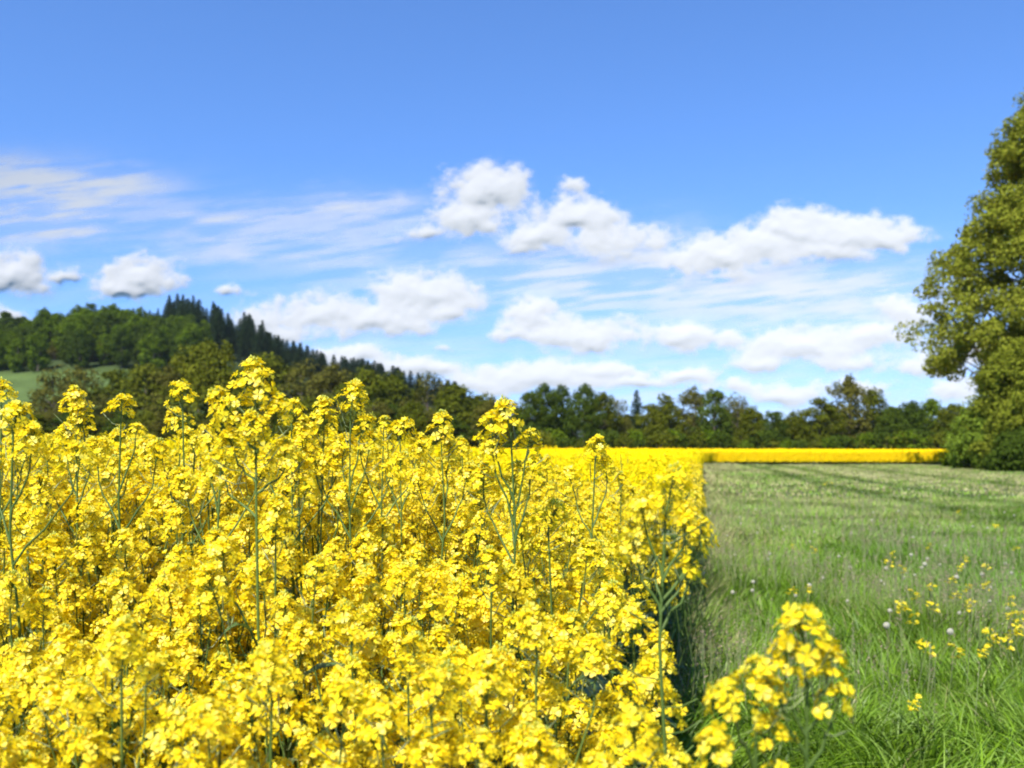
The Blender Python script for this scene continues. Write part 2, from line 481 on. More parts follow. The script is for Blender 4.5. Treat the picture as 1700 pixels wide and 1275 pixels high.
def make_head(r, n_fl, Lh, rad, pods=0, buds=14, loose=1.0):
    """raceme: closed buds on top, open flowers round the axis below, young pods at its foot. Origin at its foot, axis +Z"""
    g = Geo()
    tube(g, [(0, 0, -.01), (0, 0, Lh * .5), (0, 0, Lh)], [.0014, .0012, .0008], 4, 2)
    ga = 2.39996
    for i in range(n_fl):
        t = i / max(1, n_fl - 1)
        z = Lh * (t ** .85) * .92
        el = math.radians(8 + 62 * t + r.normal(0, 9))
        rr = rad * (1 - .52 * t ** 2.2) * r.uniform(.7, 1.25) * loose
        a = i * ga + r.normal(0, .25)
        p = np.array([rr * math.cos(el) * math.cos(a), rr * math.cos(el) * math.sin(a), z + rr * math.sin(el)])
        N = np.array([math.cos(a), math.sin(a), .35 + 1.5 * t]) + r.normal(0, .28, 3)
        V, Q, Mi = FLOWERS[r.integers(0, 10 if t > .6 else 7)]
        s = r.uniform(.75, 1.08) * (1 - .15 * t)
        W = (V * s) @ rot_to(N).T + p
        g.V.append(W.astype(np.float32)); g.Q.append(Q.astype(np.int32) + g.n); g.M.append(Mi.astype(np.int32)); g.n += len(W)
        st = np.array([0, 0, z])
        tube(g, [st, st * .45 + p * .55 - np.array([0, 0, .002]), p], [.0006, .0005, .0005], 3, 2)
    for i in range(buds):
        a = i * ga; q = math.sqrt((i + .5) / buds); rr = rad * .36 * q
        p = np.array([rr * math.cos(a), rr * math.sin(a), Lh + rad * .42 * (1 - q * q) + r.normal(0, .001)])
        N = np.array([math.cos(a) * q * .9, math.sin(a) * q * .9, 1.1]) + r.normal(0, .1, 3)
        V, Q = bud_geo(r.uniform(.0045, .007), r.uniform(.0014, .0021))
        g.add(V @ rot_to(N).T + p, Q, 3)
    for i in range(pods):
        a = r.uniform(0, 2 * PI); z = -.012 - i * .011
        l = r.uniform(.02, .045) * (1 + i * .04)
        d1 = np.array([math.cos(a), math.sin(a), .25]); d2 = np.array([math.cos(a) * .85, math.sin(a) * .85, .9])
        p0 = np.array([0, 0, z]); p1 = p0 + d1 * l * .4; p2 = p1 + d2 * l * .35; p3 = p2 + d2 * l * .35
        tube(g, [p0, p1, p2, p3], [.0006, .0008, .0013, .0004], 3, 4)
    return g.mesh('rape_flower_head', [M['petal'], M['stamen'], M['stem'], M['bud'], M['pod']], smooth=True)

HEADS = []
_r = np.random.default_rng(5)
for k in range(7): HEADS.append(make_head(_r, int(_r.integers(38, 54)), _r.uniform(.036, .066), _r.uniform(.025, .034), pods=4, buds=22))
for k in range(5): HEADS.append(make_head(_r, int(_r.integers(24, 36)), _r.uniform(.03, .055), _r.uniform(.022, .028), pods=3, buds=12, loose=1.05))
for k in range(3): HEADS.append(make_head(_r, int(_r.integers(8, 14)), _r.uniform(.015, .026), .017, pods=2, buds=20))     # small, mostly buds

HTOP = {}
for hm in HEADS:
    v = np.zeros(len(hm.vertices) * 3, dtype=np.float32); hm.vertices.foreach_get('co', v); HTOP[hm.name] = float(v.reshape(-1, 3)[:, 2].max())

def leaf_mesh(geo, p, dirv, L, Wd, r, m=0):
    """a drooping, pointed leaf"""
    t = np.linspace(0, 1, 6); w = np.array([.25, .8, 1, .8, .45, .03]) * Wd / 2
    h = np.array([dirv[0], dirv[1], 0]); h /= np.linalg.norm(h) + 1e-9
    side = np.array([-h[1], h[0], 0])
    up = dirv[2]
    P = p + h[None, :] * (t * L)[:, None] + np.array([0, 0, 1])[None, :] * (up * L * t - .55 * L * t * t)[:, None]
    wav = r.normal(0, .08 * Wd, (6, 2))
    V = np.stack([P + side * w[:, None] + np.array([0, 0, 1]) * (w * .35 + wav[:, 0])[:, None], P, P - side * w[:, None] + np.array([0, 0, 1]) * (w * .35 + wav[:, 1])[:, None]], 1).reshape(-1, 3)
    i = np.arange(5)[:, None] * 3 + np.arange(2)[None, :]
    Q = np.stack([i, i + 3, i + 4, i + 1], -1).reshape(-1, 4)
    geo.add(V, Q, m)

def curve_pts(p0, p3, out, k=6, r=None, wob=.004):
    """branch leaving p0 outwards and straightening up towards p3"""
    p0 = np.asarray(p0, float); p3 = np.asarray(p3, float)
    p1 = p0 + out; p2 = p3 - np.array([0, 0, .4]) * np.linalg.norm(p3 - p0) * .8
    t = np.linspace(0, 1, k)[:, None]
    P = (1 - t) ** 3 * p0 + 3 * (1 - t) ** 2 * t * p1 + 3 * (1 - t) * t * t * p2 + t ** 3 * p3
    if r is not None: P[1:-1] += r.normal(0, wob, (k - 2, 3))
    return P

def make_plant(seed, height=1.3, reach=.10, n_branch=7, spread=.15, drop=.34, lean=(0, 0), main=0, bare=False, leaves=14, heads=None, pods=0, root_name='rapeseed_plant'):
    """root empty > stem, foliage, each flower head. Returns the root at the origin"""
    r = np.random.default_rng(seed)
    root = empty(root_name)
    gs = Geo(); gl = Geo()
    top = np.array([lean[0], lean[1], height])
    mp = curve_pts((0, 0, 0), top, np.array([lean[0] * .3 + r.normal(0, .01), lean[1] * .3 + r.normal(0, .01), height * .45]), 9, r, .005)
    tube(gs, mp, np.linspace(.0052, .0017, 9), 6)
    hp = []      # (point, direction, mesh, scale)
    hm = lambda: HEADS[int(r.integers(0, 12))]
    hp.append((mp[-1], mp[-1] - mp[-2], HEADS[main], r.uniform(.98, 1.15)))
    if heads is not None:
        for (dx, dy, dz, hk, sc) in heads:
            e = top + np.array([dx, dy, dz]); t0 = max(.25, 1 - (abs(dz) + reach + abs(dx) * .8) / height)
            p0 = np.array([np.interp(t0 * (len(mp) - 1), range(len(mp)), mp[:, c]) for c in range(3)])
            b = curve_pts(p0, e, (e - p0) * np.array([.3, .3, .35]), 6, r, .002)
            tube(gs, b, np.linspace(.0024, .0013, 6), 5)
            hp.append((b[-1], b[-1] - b[-2], HEADS[hk], sc))
    else:
        for i in range(n_branch):
            a = i * 2.4 + r.uniform(-.5, .5)
            q = (i + .6) / n_branch
            zz = height - .02 - drop * q ** 1.1 * r.uniform(.7, 1.15)
            rr = spread * (.35 + .75 * q) * r.uniform(.75, 1.2)
            e = np.array([top[0] + rr * math.cos(a), top[1] + rr * math.sin(a), zz])
            t0 = max(.2, (zz - r.uniform(.16, .34)) / height)
            p0 = np.array([np.interp(t0 * (len(mp) - 1), range(len(mp)), mp[:, c]) for c in range(3)])
            b = curve_pts(p0, e, (e - p0) * np.array([.4, .4, .3]), 6, r)
            tube(gs, b, np.linspace(.0025, .0012, 6), 5)
            hp.append((b[-1], b[-1] - b[-2], hm(), r.uniform(.82, 1.12)))
            if r.random() < .6:
                j = b[2]; leaf_mesh(gl, j, np.array([math.cos(a + 1), math.sin(a + 1), .7]), r.uniform(.05, .10), r.uniform(.012, .022), r)
    if not bare:
        for i in range(leaves):
            t = (.15 + .55 * i / leaves) * (len(mp) - 1)
            p = np.array([np.interp(t, range(len(mp)), mp[:, c]) for c in range(3)])
            a = i * 2.4 + r.normal(0, .3); s = 1 - i / leaves * .7
            leaf_mesh(gl, p, np.array([math.cos(a), math.sin(a), .55]), .24 * s + .05, .10 * s + .015, r)
    for i in range(pods):
        a = r.uniform(0, 2 * PI); t = (1 - .02 - i * .028) * (len(mp) - 1)
        p0 = np.array([np.interp(t, range(len(mp)), mp[:, c]) for c in range(3)])
        l = r.uniform(.04, .065)
        p1 = p0 + np.array([math.cos(a), math.sin(a), .1]) * l * .5; p2 = p1 + np.array([math.cos(a), math.sin(a), .55]) * l * .5
        tube(gs, [p0, p1, p2], [.0008, .0008, .0013], 4)
    link('stem', gs.mesh('rape_stem', [M['stem']], smooth=True), root)
    if gl.n: link('foliage', gl.mesh('rape_foliage', [M['rapeleaf']], smooth=True), root)
    for (p, d, hmesh, sc) in hp:
        q = Vector(d + r.normal(0, .15, 3) * np.linalg.norm(d)).to_track_quat('Z', 'Y')
        h = link('flower_head', hmesh, root, tuple(float(v) for v in p), None, float(sc))
        h.rotation_euler = (q @ Euler((0, 0, r.uniform(0, 6.28))).to_quaternion()).to_euler()
    return root

def crop_height(px, d):
    """mean height of the crop; it stands a little taller on the left"""
    base = 1.245 + .10 * sstep(1.2, 2.6, d)
    left = sstep(1000, 560, px) * .165 * sstep(1.25, 2.9, d)
    return base + left - .055 - .06 * sstep(1.3, .9, d)

CROP = 'rapeseed plants in the yellow crop'
CROP_LABEL = 'bushy rapeseed plant in full yellow bloom within the dense near part of the crop'
protos = []
PR = []
for k in range(12):
    hgt = 1.3
    root = make_plant(100 + k, hgt, n_branch=[10, 12, 9, 13, 11, 10][k % 6], spread=[.16, .19, .15, .18][k % 4], drop=[.30, .36, .26][k % 3],
                      lean=(rng.normal(0, .05), rng.normal(0, .05)), main=int(rng.integers(0, 7)))
    tag(root, CROP_LABEL, 'rapeseed plant', CROP)
    PR.append(root)

# positions of the individual plants, nearest first
spots = []
r2 = np.random.default_rng(44)
tries = 0
HERO_XY = []
# heroes first: (px of top, py of top, distance, seed, kwargs, label)
def hero(px, py, d, seed, label, **kw):
    """a plant whose head tops out at that place"""
    hm_ = HEADS[kw.get('main', 0)]; ztop = zat(py, d) - HTOP[hm_.name] * .98
    ln = kw.get('lean', (0, 0))
    root = make_plant(seed, ztop, **kw)
    root.location = (float(at(px, d) - ln[0]), float(d - ln[1]), 0)
    tag(root, label, 'rapeseed plant', CROP)
    HERO_XY.append((root.location.x, root.location.y))
    return root

H_ = hero
H_(424, 600, 1.55, 1, 'tallest rapeseed plant, its large stacked flower head standing high against the wooded hill', lean=(-.06, .02), main=1, reach=.03,
   heads=[(-.025, .01, -.035, 0, .95), (.03, .0, -.04, 3, .9), (-.03, 0, -.09, 2, .95), (.042, .02, -.10, 8, .9), (.005, -.02, -.075, 4, .9), (-.055, .03, -.13, 7, .9), (.07, .03, -.16, 9, .8)], leaves=8)
H_(303, 632, 2.1, 2, 'slender rapeseed plant, its small round head alone on a bare stalk against dark trees', lean=(.01, 0), main=9, heads=[(-.05, .02, -.12, 8, .9), (.07, .05, -.15, 7, .9)], leaves=6)
H_(125, 640, 2.2, 3, 'tall rapeseed plant with a long egg-shaped yellow head left of the small rounded one', lean=(-.02, 0), main=3, heads=[(.02, .0, -.045, 0, 1), (-.03, .02, -.08, 1, 1), (.04, 0, -.10, 2, 1), (-.08, .04, -.14, 5, 1), (.1, .04, -.15, 4, 1)], leaves=6)
H_(201, 651, 2.0, 4, 'rapeseed plant with one small rounded head on a thin stalk between two taller ones', lean=(0, 0), main=8, heads=[(.025, .01, -.05, 9, .7), (-.06, .03, -.11, 4, 1), (.06, .02, -.12, 5, 1)], leaves=6)
H_(2, 625, 1.9, 5, 'tall rapeseed plant cut by the edge of the picture, its head drooping', lean=(-.02, 0), main=7, heads=[(-.05, .02, -.05, 2, 1), (.03, .02, -.11, 3, 1)], leaves=6)
H_(22, 668, 1.7, 6, 'rapeseed plant with a broad domed head below the drooping one', lean=(0, 0), main=2, heads=[(.03, .0, -.04, 1, 1), (-.05, .03, -.07, 4, 1), (.10, .02, -.07, 6, 1)], leaves=6)
H_(370, 655, 1.9, 7, 'rapeseed plant with two small stacked heads, just left of the tallest plant', lean=(0, 0), main=10, heads=[(-.028, .01, -.05, 9, .85), (.06, .03, -.10, 3, 1), (-.08, .03, -.13, 1, 1)], leaves=6)
H_(484, 660, 2.1, 8, 'rapeseed plant with a narrow head peeping out just right of the tallest plant', lean=(0, 0), main=9, heads=[(.02, .02, -.06, 3, 1), (-.06, .03, -.09, 1, 1), (.08, .04, -.12, 5, 1)], leaves=6)
H_(582, 634, 2.1, 9, 'tall rapeseed plant with a pointed cone-like head hanging over to one side', lean=(.02, 0), main=4, heads=[(.02, .0, -.05, 10, .95), (.035, .01, -.09, 7, 1), (-.02, .02, -.09, 2, 1), (-.07, .03, -.13, 0, 1), (.08, .02, -.14, 5, 1)], leaves=6)
H_(538, 664, 2.2, 10, 'flat-topped rapeseed plant leaning on the one with the cone-like head', lean=(-.01, 0), main=0, heads=[(-.04, .0, -.01, 1, .9), (.03, .0, -.06, 4, .9), (-.09, .03, -.10, 2, 1)], leaves=6)
H_(637, 690, 2.3, 11, 'rapeseed plant ending in a small tight knot of yellow buds', lean=(0, 0), main=12, heads=[(-.06, .03, -.05, 8, .85), (.07, .03, -.08, 1, 1)], leaves=6)
H_(664, 694, 2.4, 12, 'rapeseed plant with a narrow head beside the tight knot of buds', lean=(0, 0), main=8, heads=[(.05, .02, -.05, 3, 1), (-.04, .03, -.08, 1, 1)], leaves=6)
H_(733, 687, 2.2, 13, 'rapeseed plant with a stout upright head in front of the pinkish gap in the trees', lean=(.01, 0), main=5, heads=[(.012, .02, -.05, 0, .9), (.05, .02, -.09, 1, 1), (-.05, .03, -.10, 2, 1)], leaves=6)
H_(848, 656, 1.75, 14, 'rapeseed plant with twin loose heads side by side and open stalks beneath', lean=(.01, 0), main=10, heads=[(-.033, 0, -.006, 8, 1), (-.03, .01, -.05, 9, .9), (.03, .0, -.03, 11, .9), (.035, .02, -.085, 7, .8), (-.05, .04, -.11, 3, 1), (.0, .04, -.12, 5, 1)], leaves=6, pods=3)
H_(988, 724, 2.3, 15, 'rounded rapeseed head where the near crop drops to the far yellow band', lean=(0, 0), main=1, heads=[(.03, .02, -.04, 4, .9), (-.05, .03, -.06, 2, 1)], leaves=6)
H_(1105, 768, 1.25, 16, 'tall loose rapeseed plant at the crop edge with bare stalk and curved young pods', lean=(-.005, .02), main=10, reach=.05,
   heads=[(.024, .0, -.02, 8, .85), (-.026, .0, -.012, 9, .85), (.036, .01, -.052, 12, .9), (-.035, .01, -.058, 7, .8), (.03, .01, -.085, 13, 1.0), (.045, .0, -.03, 13, .9), (-.01, .02, -.06, 11, .75)], leaves=3, pods=14)
H_(1340, 1008, .98, 17, 'rapeseed plant leaning out over the grass with an arched, hanging flower head', lean=(.155, .0), main=9, bare=True,
   reach=.04, heads=[(.020, .0, -.02, 8, .72), (-.022, 0, -.024, 10, .75), (.026, .0, -.055, 13, .95), (-.026, .0, -.045, 13, .8)], leaves=2, pods=5)
H_(1256, 1082, .98, 18, 'low rapeseed plant at the crop edge with a full head, below the arched one', lean=(.06, .0), main=11,
   reach=.04, heads=[(-.024, -.01, -.016, 9, .85), (.016, 0, -.05, 9, .75), (-.044, -.02, -.055, 8, .75), (.012, .0, -.09, 13, .9)], bare=True, leaves=2)

H_(1084, 1080, 1.32, 19, 'low rapeseed plant just left of the bare stalk of the tall edge plant', lean=(.02, 0), main=8, reach=.05, heads=[(-.03, 0, -.03, 9, .95), (.012, .0, -.06, 7, .9), (-.04, 0, -.09, 8, .9), (.01, 0, -.12, 10, .85)], leaves=8)
H_(1055, 1170, 1.06, 20, 'lowest rapeseed plant at the bottom of the picture, left of the bare edge stalk', lean=(.01, 0), main=9, reach=.05, heads=[(.03, 0, -.03, 11, .9), (-.035, .0, -.04, 8, .9), (.025, 0, -.08, 7, .9), (-.02, 0, -.11, 9, .85)], leaves=8)
H_(1052, 1000, 1.45, 21, 'rapeseed plant on the inner side of the small dark gap at the crop edge', lean=(.02, 0), main=2, reach=.05, heads=[(.03, 0, -.04, 4, .9), (-.035, .0, -.05, 8, .95), (.02, 0, -.10, 7, .9), (-.03, 0, -.13, 1, .85), (.035, 0, -.17, 9, .85)], leaves=8)

def free(x, y, mind):
    for (a, b) in spots:
        if (a - x) ** 2 + (b - y) ** 2 < mind * mind: return False
    return True
cells = []
bands = [(.80, .95, 6, .10), (.95, 1.35, 16, .105), (1.35, 2.0, 42, .125), (2.0, 2.9, 75, .14), (2.9, 4.0, 84, .17), (4.0, 5.4, 64, .22)]
for (d0, d1, cnt, md) in bands:
    k = 0; t = 0
    while k < cnt and t < 6000:
        t += 1
        d = r2.uniform(d0, d1)
        px = r2.uniform(-60 if d < 3 else 0, 1190)
        if d > 4 and px < 400: continue
        x = at(px, d)
        if x > field_edge(d) - .165 or (d < .95 and px > 900): continue
        if not free(x, d, md): continue
        spots.append((x, d)); k += 1
        hgt = crop_height(px, d) + r2.normal(.012, .045)
        if d < 1.35: hgt = min(hgt, 1.26 if d > .95 else 1.15)
        src = PR[int(r2.integers(0, 12))]
        c = src if (len(spots) <= 12 and False) else copy_tree(src)
        s = hgt / 1.33
        c.location = (float(x), float(d), 0); c.scale = (s * r2.uniform(.95, 1.05), s * r2.uniform(.95, 1.05), s)
        c.rotation_euler = (0, 0, float(r2.uniform(0, 6.28)))
# the originals take places at the back of the near crop
for k, root in enumerate(PR):
    d = 4.6 + .25 * (k % 3); px = 430 + 50 * k
    root.location = (float(at(px, d)), d, 0); root.scale = (crop_height(px, d) / 1.33,) * 3

# the rest of the crop, one mass
def build_crop_mass():
    r = np.random.default_rng(9)
    parts_V, parts_Q, parts_M, n0 = [], [], [], 0
    def add(V, Q, m):
        nonlocal n0
        parts_V.append(V.astype(np.float32)); parts_Q.append(Q.astype(np.int32) + n0); parts_M.append(np.full(len(Q), m, dtype=np.int32)); n0 += len(V)
    def inside(x, y):
        near = (y < 84) & (x < field_edge(y) - .04)
        band = (y >= 82.5) & (y < 128) & (x < 62)
        return near | band
    def hgt(x, y):
        px = 850 + x / y * F
        h = 1.29 + .20 * sstep(1050, 500, px) * sstep(30, 5, y) + .12 * (fbm(x * .5, y * .5, 3, 77) - .5)
        return h - .20 * sstep(25, 80, y) - .10 * sstep(0, 60, x) * sstep(80, 90, y)
    def scatter(y0, y1, u0, u1, dens):
        area = (u1 - u0) * (y1 * y1 - y0 * y0) / 2
        n = int(area * dens)
        y = np.sqrt(r.uniform(y0 * y0, y1 * y1, n)); x = r.uniform(u0, u1, n) * y
        k = inside(x, y); return x[k], y[k]
    # (d0, d1, u0, u1, heads/m2, flowers, petal size, head radius)
    for (d0, d1, u0, u1, dens, nf, ps, hr) in [(5.0, 9, -.62, .2, 170, 26, .0085, .034), (9, 16, -.62, .2, 120, 22, .011, .042), (16, 32, -.4, .22, 75, 15, .017, .055),
                                               (32, 84, -.3, .24, 30, 10, .032, .085), (82.5, 128, -.45, .62, 9, 9, .06, .14)]:
        x, y = scatter(d0, d1, u0, u1, dens)
        dr = np.abs(r.normal(0, 1, len(x)))
        z = hgt(x, y) + .05 - dr * .085 - (r.random(len(x)) < .25) * r.uniform(0, .25, len(x)) + np.where(r.random(len(x)) < .05, r.uniform(.03, .12, len(x)), 0)
        n = len(x)
        C = np.repeat(np.stack([x, y, z], -1), nf, 0)
        dirs = r.normal(size=(n * nf, 3)); dirs[:, 2] = np.abs(dirs[:, 2]) * 1.1 - .45
        dirs /= np.linalg.norm(dirs, axis=1)[:, None]
        P = C + dirs * hr * r.uniform(.55, 1.1, (n * nf, 1)) * np.array([1, 1, 1.25])
        N = dirs * .8 + r.normal(0, .55, dirs.shape) + np.array([0, 0, .35])
        V, Q = leaf_quads(P, N, ps * r.uniform(.7, 1.3, len(P)), r, aspect=.85, bend=.2)
        add(V, Q, 0)
        if d0 < 30:       # stalks and leaves under the heads
            w = .0025 if d0 < 9 else .004 if d0 < 16 else .008
            L = .55
            x2, y2, z2 = x, y, z
            k = r.random(n) < (.8 if d0 < 16 else .4); x2, y2, z2 = x2[k], y2[k], z2[k]
            dx = r.normal(0, .05, len(x2)); dy = r.normal(0, .05, len(x2)); a = r.uniform(0, PI, len(x2)); wx = np.cos(a) * w; wy = np.sin(a) * w
            V = np.stack([np.stack([x2 - wx, y2 - wy, z2], -1), np.stack([x2 + wx, y2 + wy, z2], -1), np.stack([x2 + dx + wx, y2 + dy + wy, z2 - L], -1), np.stack([x2 + dx - wx, y2 + dy - wy, z2 - L], -1)], 1).reshape(-1, 3)
            add(V, np.arange(len(V)).reshape(-1, 4), 1)
    # foliage below the flowers, thick where the edge of the crop can be looked into
    def under(x, y, s, k):
        n = len(x)
        P = np.stack([x, y, np.where(y > 20, r.uniform(.05, .4, n), r.uniform(.1, 1.0, n))], -1)
        N = r.normal(size=(n, 3)) + np.array([0, 0, .6])
        V, Q = leaf_quads(P, N, s * r.uniform(.6, 1.3, n), r, aspect=.38, bend=.5); add(V, Q, 2)
    y = np.exp(r.uniform(np.log(1.0), np.log(84), 26000)); x = field_edge(y) - .06 - np.abs(r.normal(0, 1, len(y))) * (.10 + .02 * y); under(x, y, .05 + .0018 * y, 0)
    x, y = scatter(1.0, 9, -.62, .2, 260); k = x < field_edge(y) - .15; under(x[k], y[k], np.full(k.sum(), .085), 0)
    x = r.uniform(5, 62, 16000); y = 82.6 + np.abs(r.normal(0, .35, len(x))); 
    n = len(x); P = np.stack([x, y, r.uniform(.05, .42, n)], -1); V, Q = leaf_quads(P, r.normal(size=(n, 3)) + np.array([0, -.5, .2]), .09 * r.uniform(.6, 1.3, n), r, aspect=.4, bend=.4); add(V, Q, 2)
    def face(x, y, ztop, size, nrm):
        n = len(x); z = .24 + (ztop - .24) * r.uniform(0, 1, n) ** .55
        P = np.stack([x, y, z], -1); V, Q = leaf_quads(P, r.normal(0, .6, (n, 3)) + np.array(nrm), size * r.uniform(.6, 1.3, n), r, aspect=.85); add(V, Q, 0)
    x = r.uniform(12, 62.4, 110000); face(x, 82.42 + np.abs(r.normal(0, .12, len(x))) + .10 * np.sin(x * 1.3), hgt(x, 83 + 0 * x) - .02, .065, (0, -1, .3))
    y = r.uniform(4.5, 84, 60000); face(field_edge(y) - .08 - np.abs(r.normal(0, .10, len(y))), y, hgt(field_edge(y), y) - .02, .010 + .0006 * y, (1, -.2, .3))
    y = r.uniform(73, 84.5, 26000); face(field_edge(y) - .05 - np.abs(r.normal(0, .10, len(y))), y, hgt(field_edge(y), y) - .02, .06, (.5, -1, .3))
    # smaller heads filling the near crop between and under the counted plants
    hv = []
    for hm in HEADS[:12]:
        v = np.zeros(len(hm.vertices) * 3, dtype=np.float32); hm.vertices.foreach_get('co', v)
        q = np.zeros(len(hm.polygons) * 4, dtype=np.int32); hm.loops.foreach_get('vertex_index', q)
        mi = np.zeros(len(hm.polygons), dtype=np.int32); hm.polygons.foreach_get('material_index', mi)
        k = mi != 2
        hv.append((v.reshape(-1, 3), q.reshape(-1, 4)[k], np.array([4, 5, 1, 6, 7])[mi[k]]))
    cnt = 0
    while cnt < 3300:
        side_ = cnt >= 2950
        d = math.sqrt(r.uniform(1.25, 5.3 ** 2)); px = r.uniform(-60, 1190); x = at(px, d)
        if not side_ and d < 1.7 and r.random() < .3: continue
        if side_:
            d = r.uniform(4.6, 14); x = float(field_edge(d)) - abs(r.normal(0, .16)) + .12; px = 850 + x / d * F
        elif x > field_edge(d) - .05 or (d > 4 and px < 350): continue
        cnt += 1
        z = crop_height(px, d) - .03 - r.uniform(0, .6 if side_ else .42)
        v, q, mi = hv[int(r.integers(0, 12))]
        N = np.array([r.normal(0, .3), r.normal(0, .3), 1.0]); a = r.uniform(0, 6.28); c, s_ = math.cos(a), math.sin(a)
        W = v * r.uniform(.8, 1.15); W = np.stack([W[:, 0] * c - W[:, 1] * s_, W[:, 0] * s_ + W[:, 1] * c, W[:, 2]], -1) @ rot_to(N).T + np.array([x, d, z])
        parts_V.append(W.astype(np.float32)); parts_Q.append(q + n0); parts_M.append(mi.astype(np.int32)); n0 += len(W)
        g = Geo(); tube(g, [(x + r.normal(0, .05), d + r.normal(0, .05), z - .4), (x + r.normal(0, .01), d, z - .15), (x, d, z)], [.0025, .002, .0015], 4)
        add(g.V[0], g.Q[0], 1)
    # closed bed below the farther flowers
    def bed(xa, xb, ya, yb, nx, ny, fit_edge):
        Y, T = np.meshgrid(np.linspace(ya, yb, ny), np.linspace(0, 1, nx), indexing='ij')
        xr = field_edge(Y) - .35 if fit_edge else np.full_like(Y, xb)
        xl = xa * Y if fit_edge else np.full_like(Y, xa)
        X = xl + (xr - xl) * T
        Z = hgt(X, np.maximum(Y, 5)) - .17 + .06 * (fbm(X * 3, Y * 3, 3, 8) - .5)
        # sides go down to the ground
        X = np.concatenate([X[:, :1], X, X[:, -1:]], 1); Y = np.concatenate([Y[:, :1], Y, Y[:, -1:]], 1); Z = np.concatenate([Z[:, :1] * 0, Z, Z[:, -1:] * 0], 1)
        X = np.concatenate([X[:1], X, X[-1:]], 0); Y = np.concatenate([Y[:1], Y, Y[-1:]], 0); Z = np.concatenate([Z[:1] * 0, Z, Z[-1:] * 0], 0)
        a, b = X.shape
        i = np.arange(a - 1)[:, None] * b + np.arange(b - 1)[None, :]
        Q = np.stack([i, i + 1, i + b + 1, i + b], -1)
        side = np.zeros((a - 1, b - 1), bool); side[0] = side[-1] = True; side[:, 0] = side[:, -1] = True
        V = np.stack([X, Y, Z], -1).reshape(-1, 3)
        add(V, Q[~side].reshape(-1, 4), 3); 
        parts_Q.append((Q[side].reshape(-1, 4) + n0 - len(V)).astype(np.int32)); parts_M.append(np.full(int(side.sum()), 2, dtype=np.int32))
    bed(-.66, 0, 14, 82.2, 60, 110, True)
    bed(-60, 61.7, 82.9, 127.5, 120, 44, False)
    V = np.concatenate(parts_V); Q = np.concatenate(parts_Q); Mi = np.concatenate(parts_M)
    bedm = plant_mat('rape_bed', [(.93, .74, .01), (.93, .74, .01)], transl=0, gloss=0)
    me = new_mesh('rapeseed_crop', V, Q, [M['petal_far'], M['stem'], M['rapeleaf'], bedm, M['petal'], M['stamen'], M['bud'], M['pod']], Mi)
    tag(link('rapeseed_crop', me), 'solid yellow mass of the rapeseed crop running on to the trees at the end of the meadow', 'rapeseed crop', kind='stuff')
build_crop_mass()

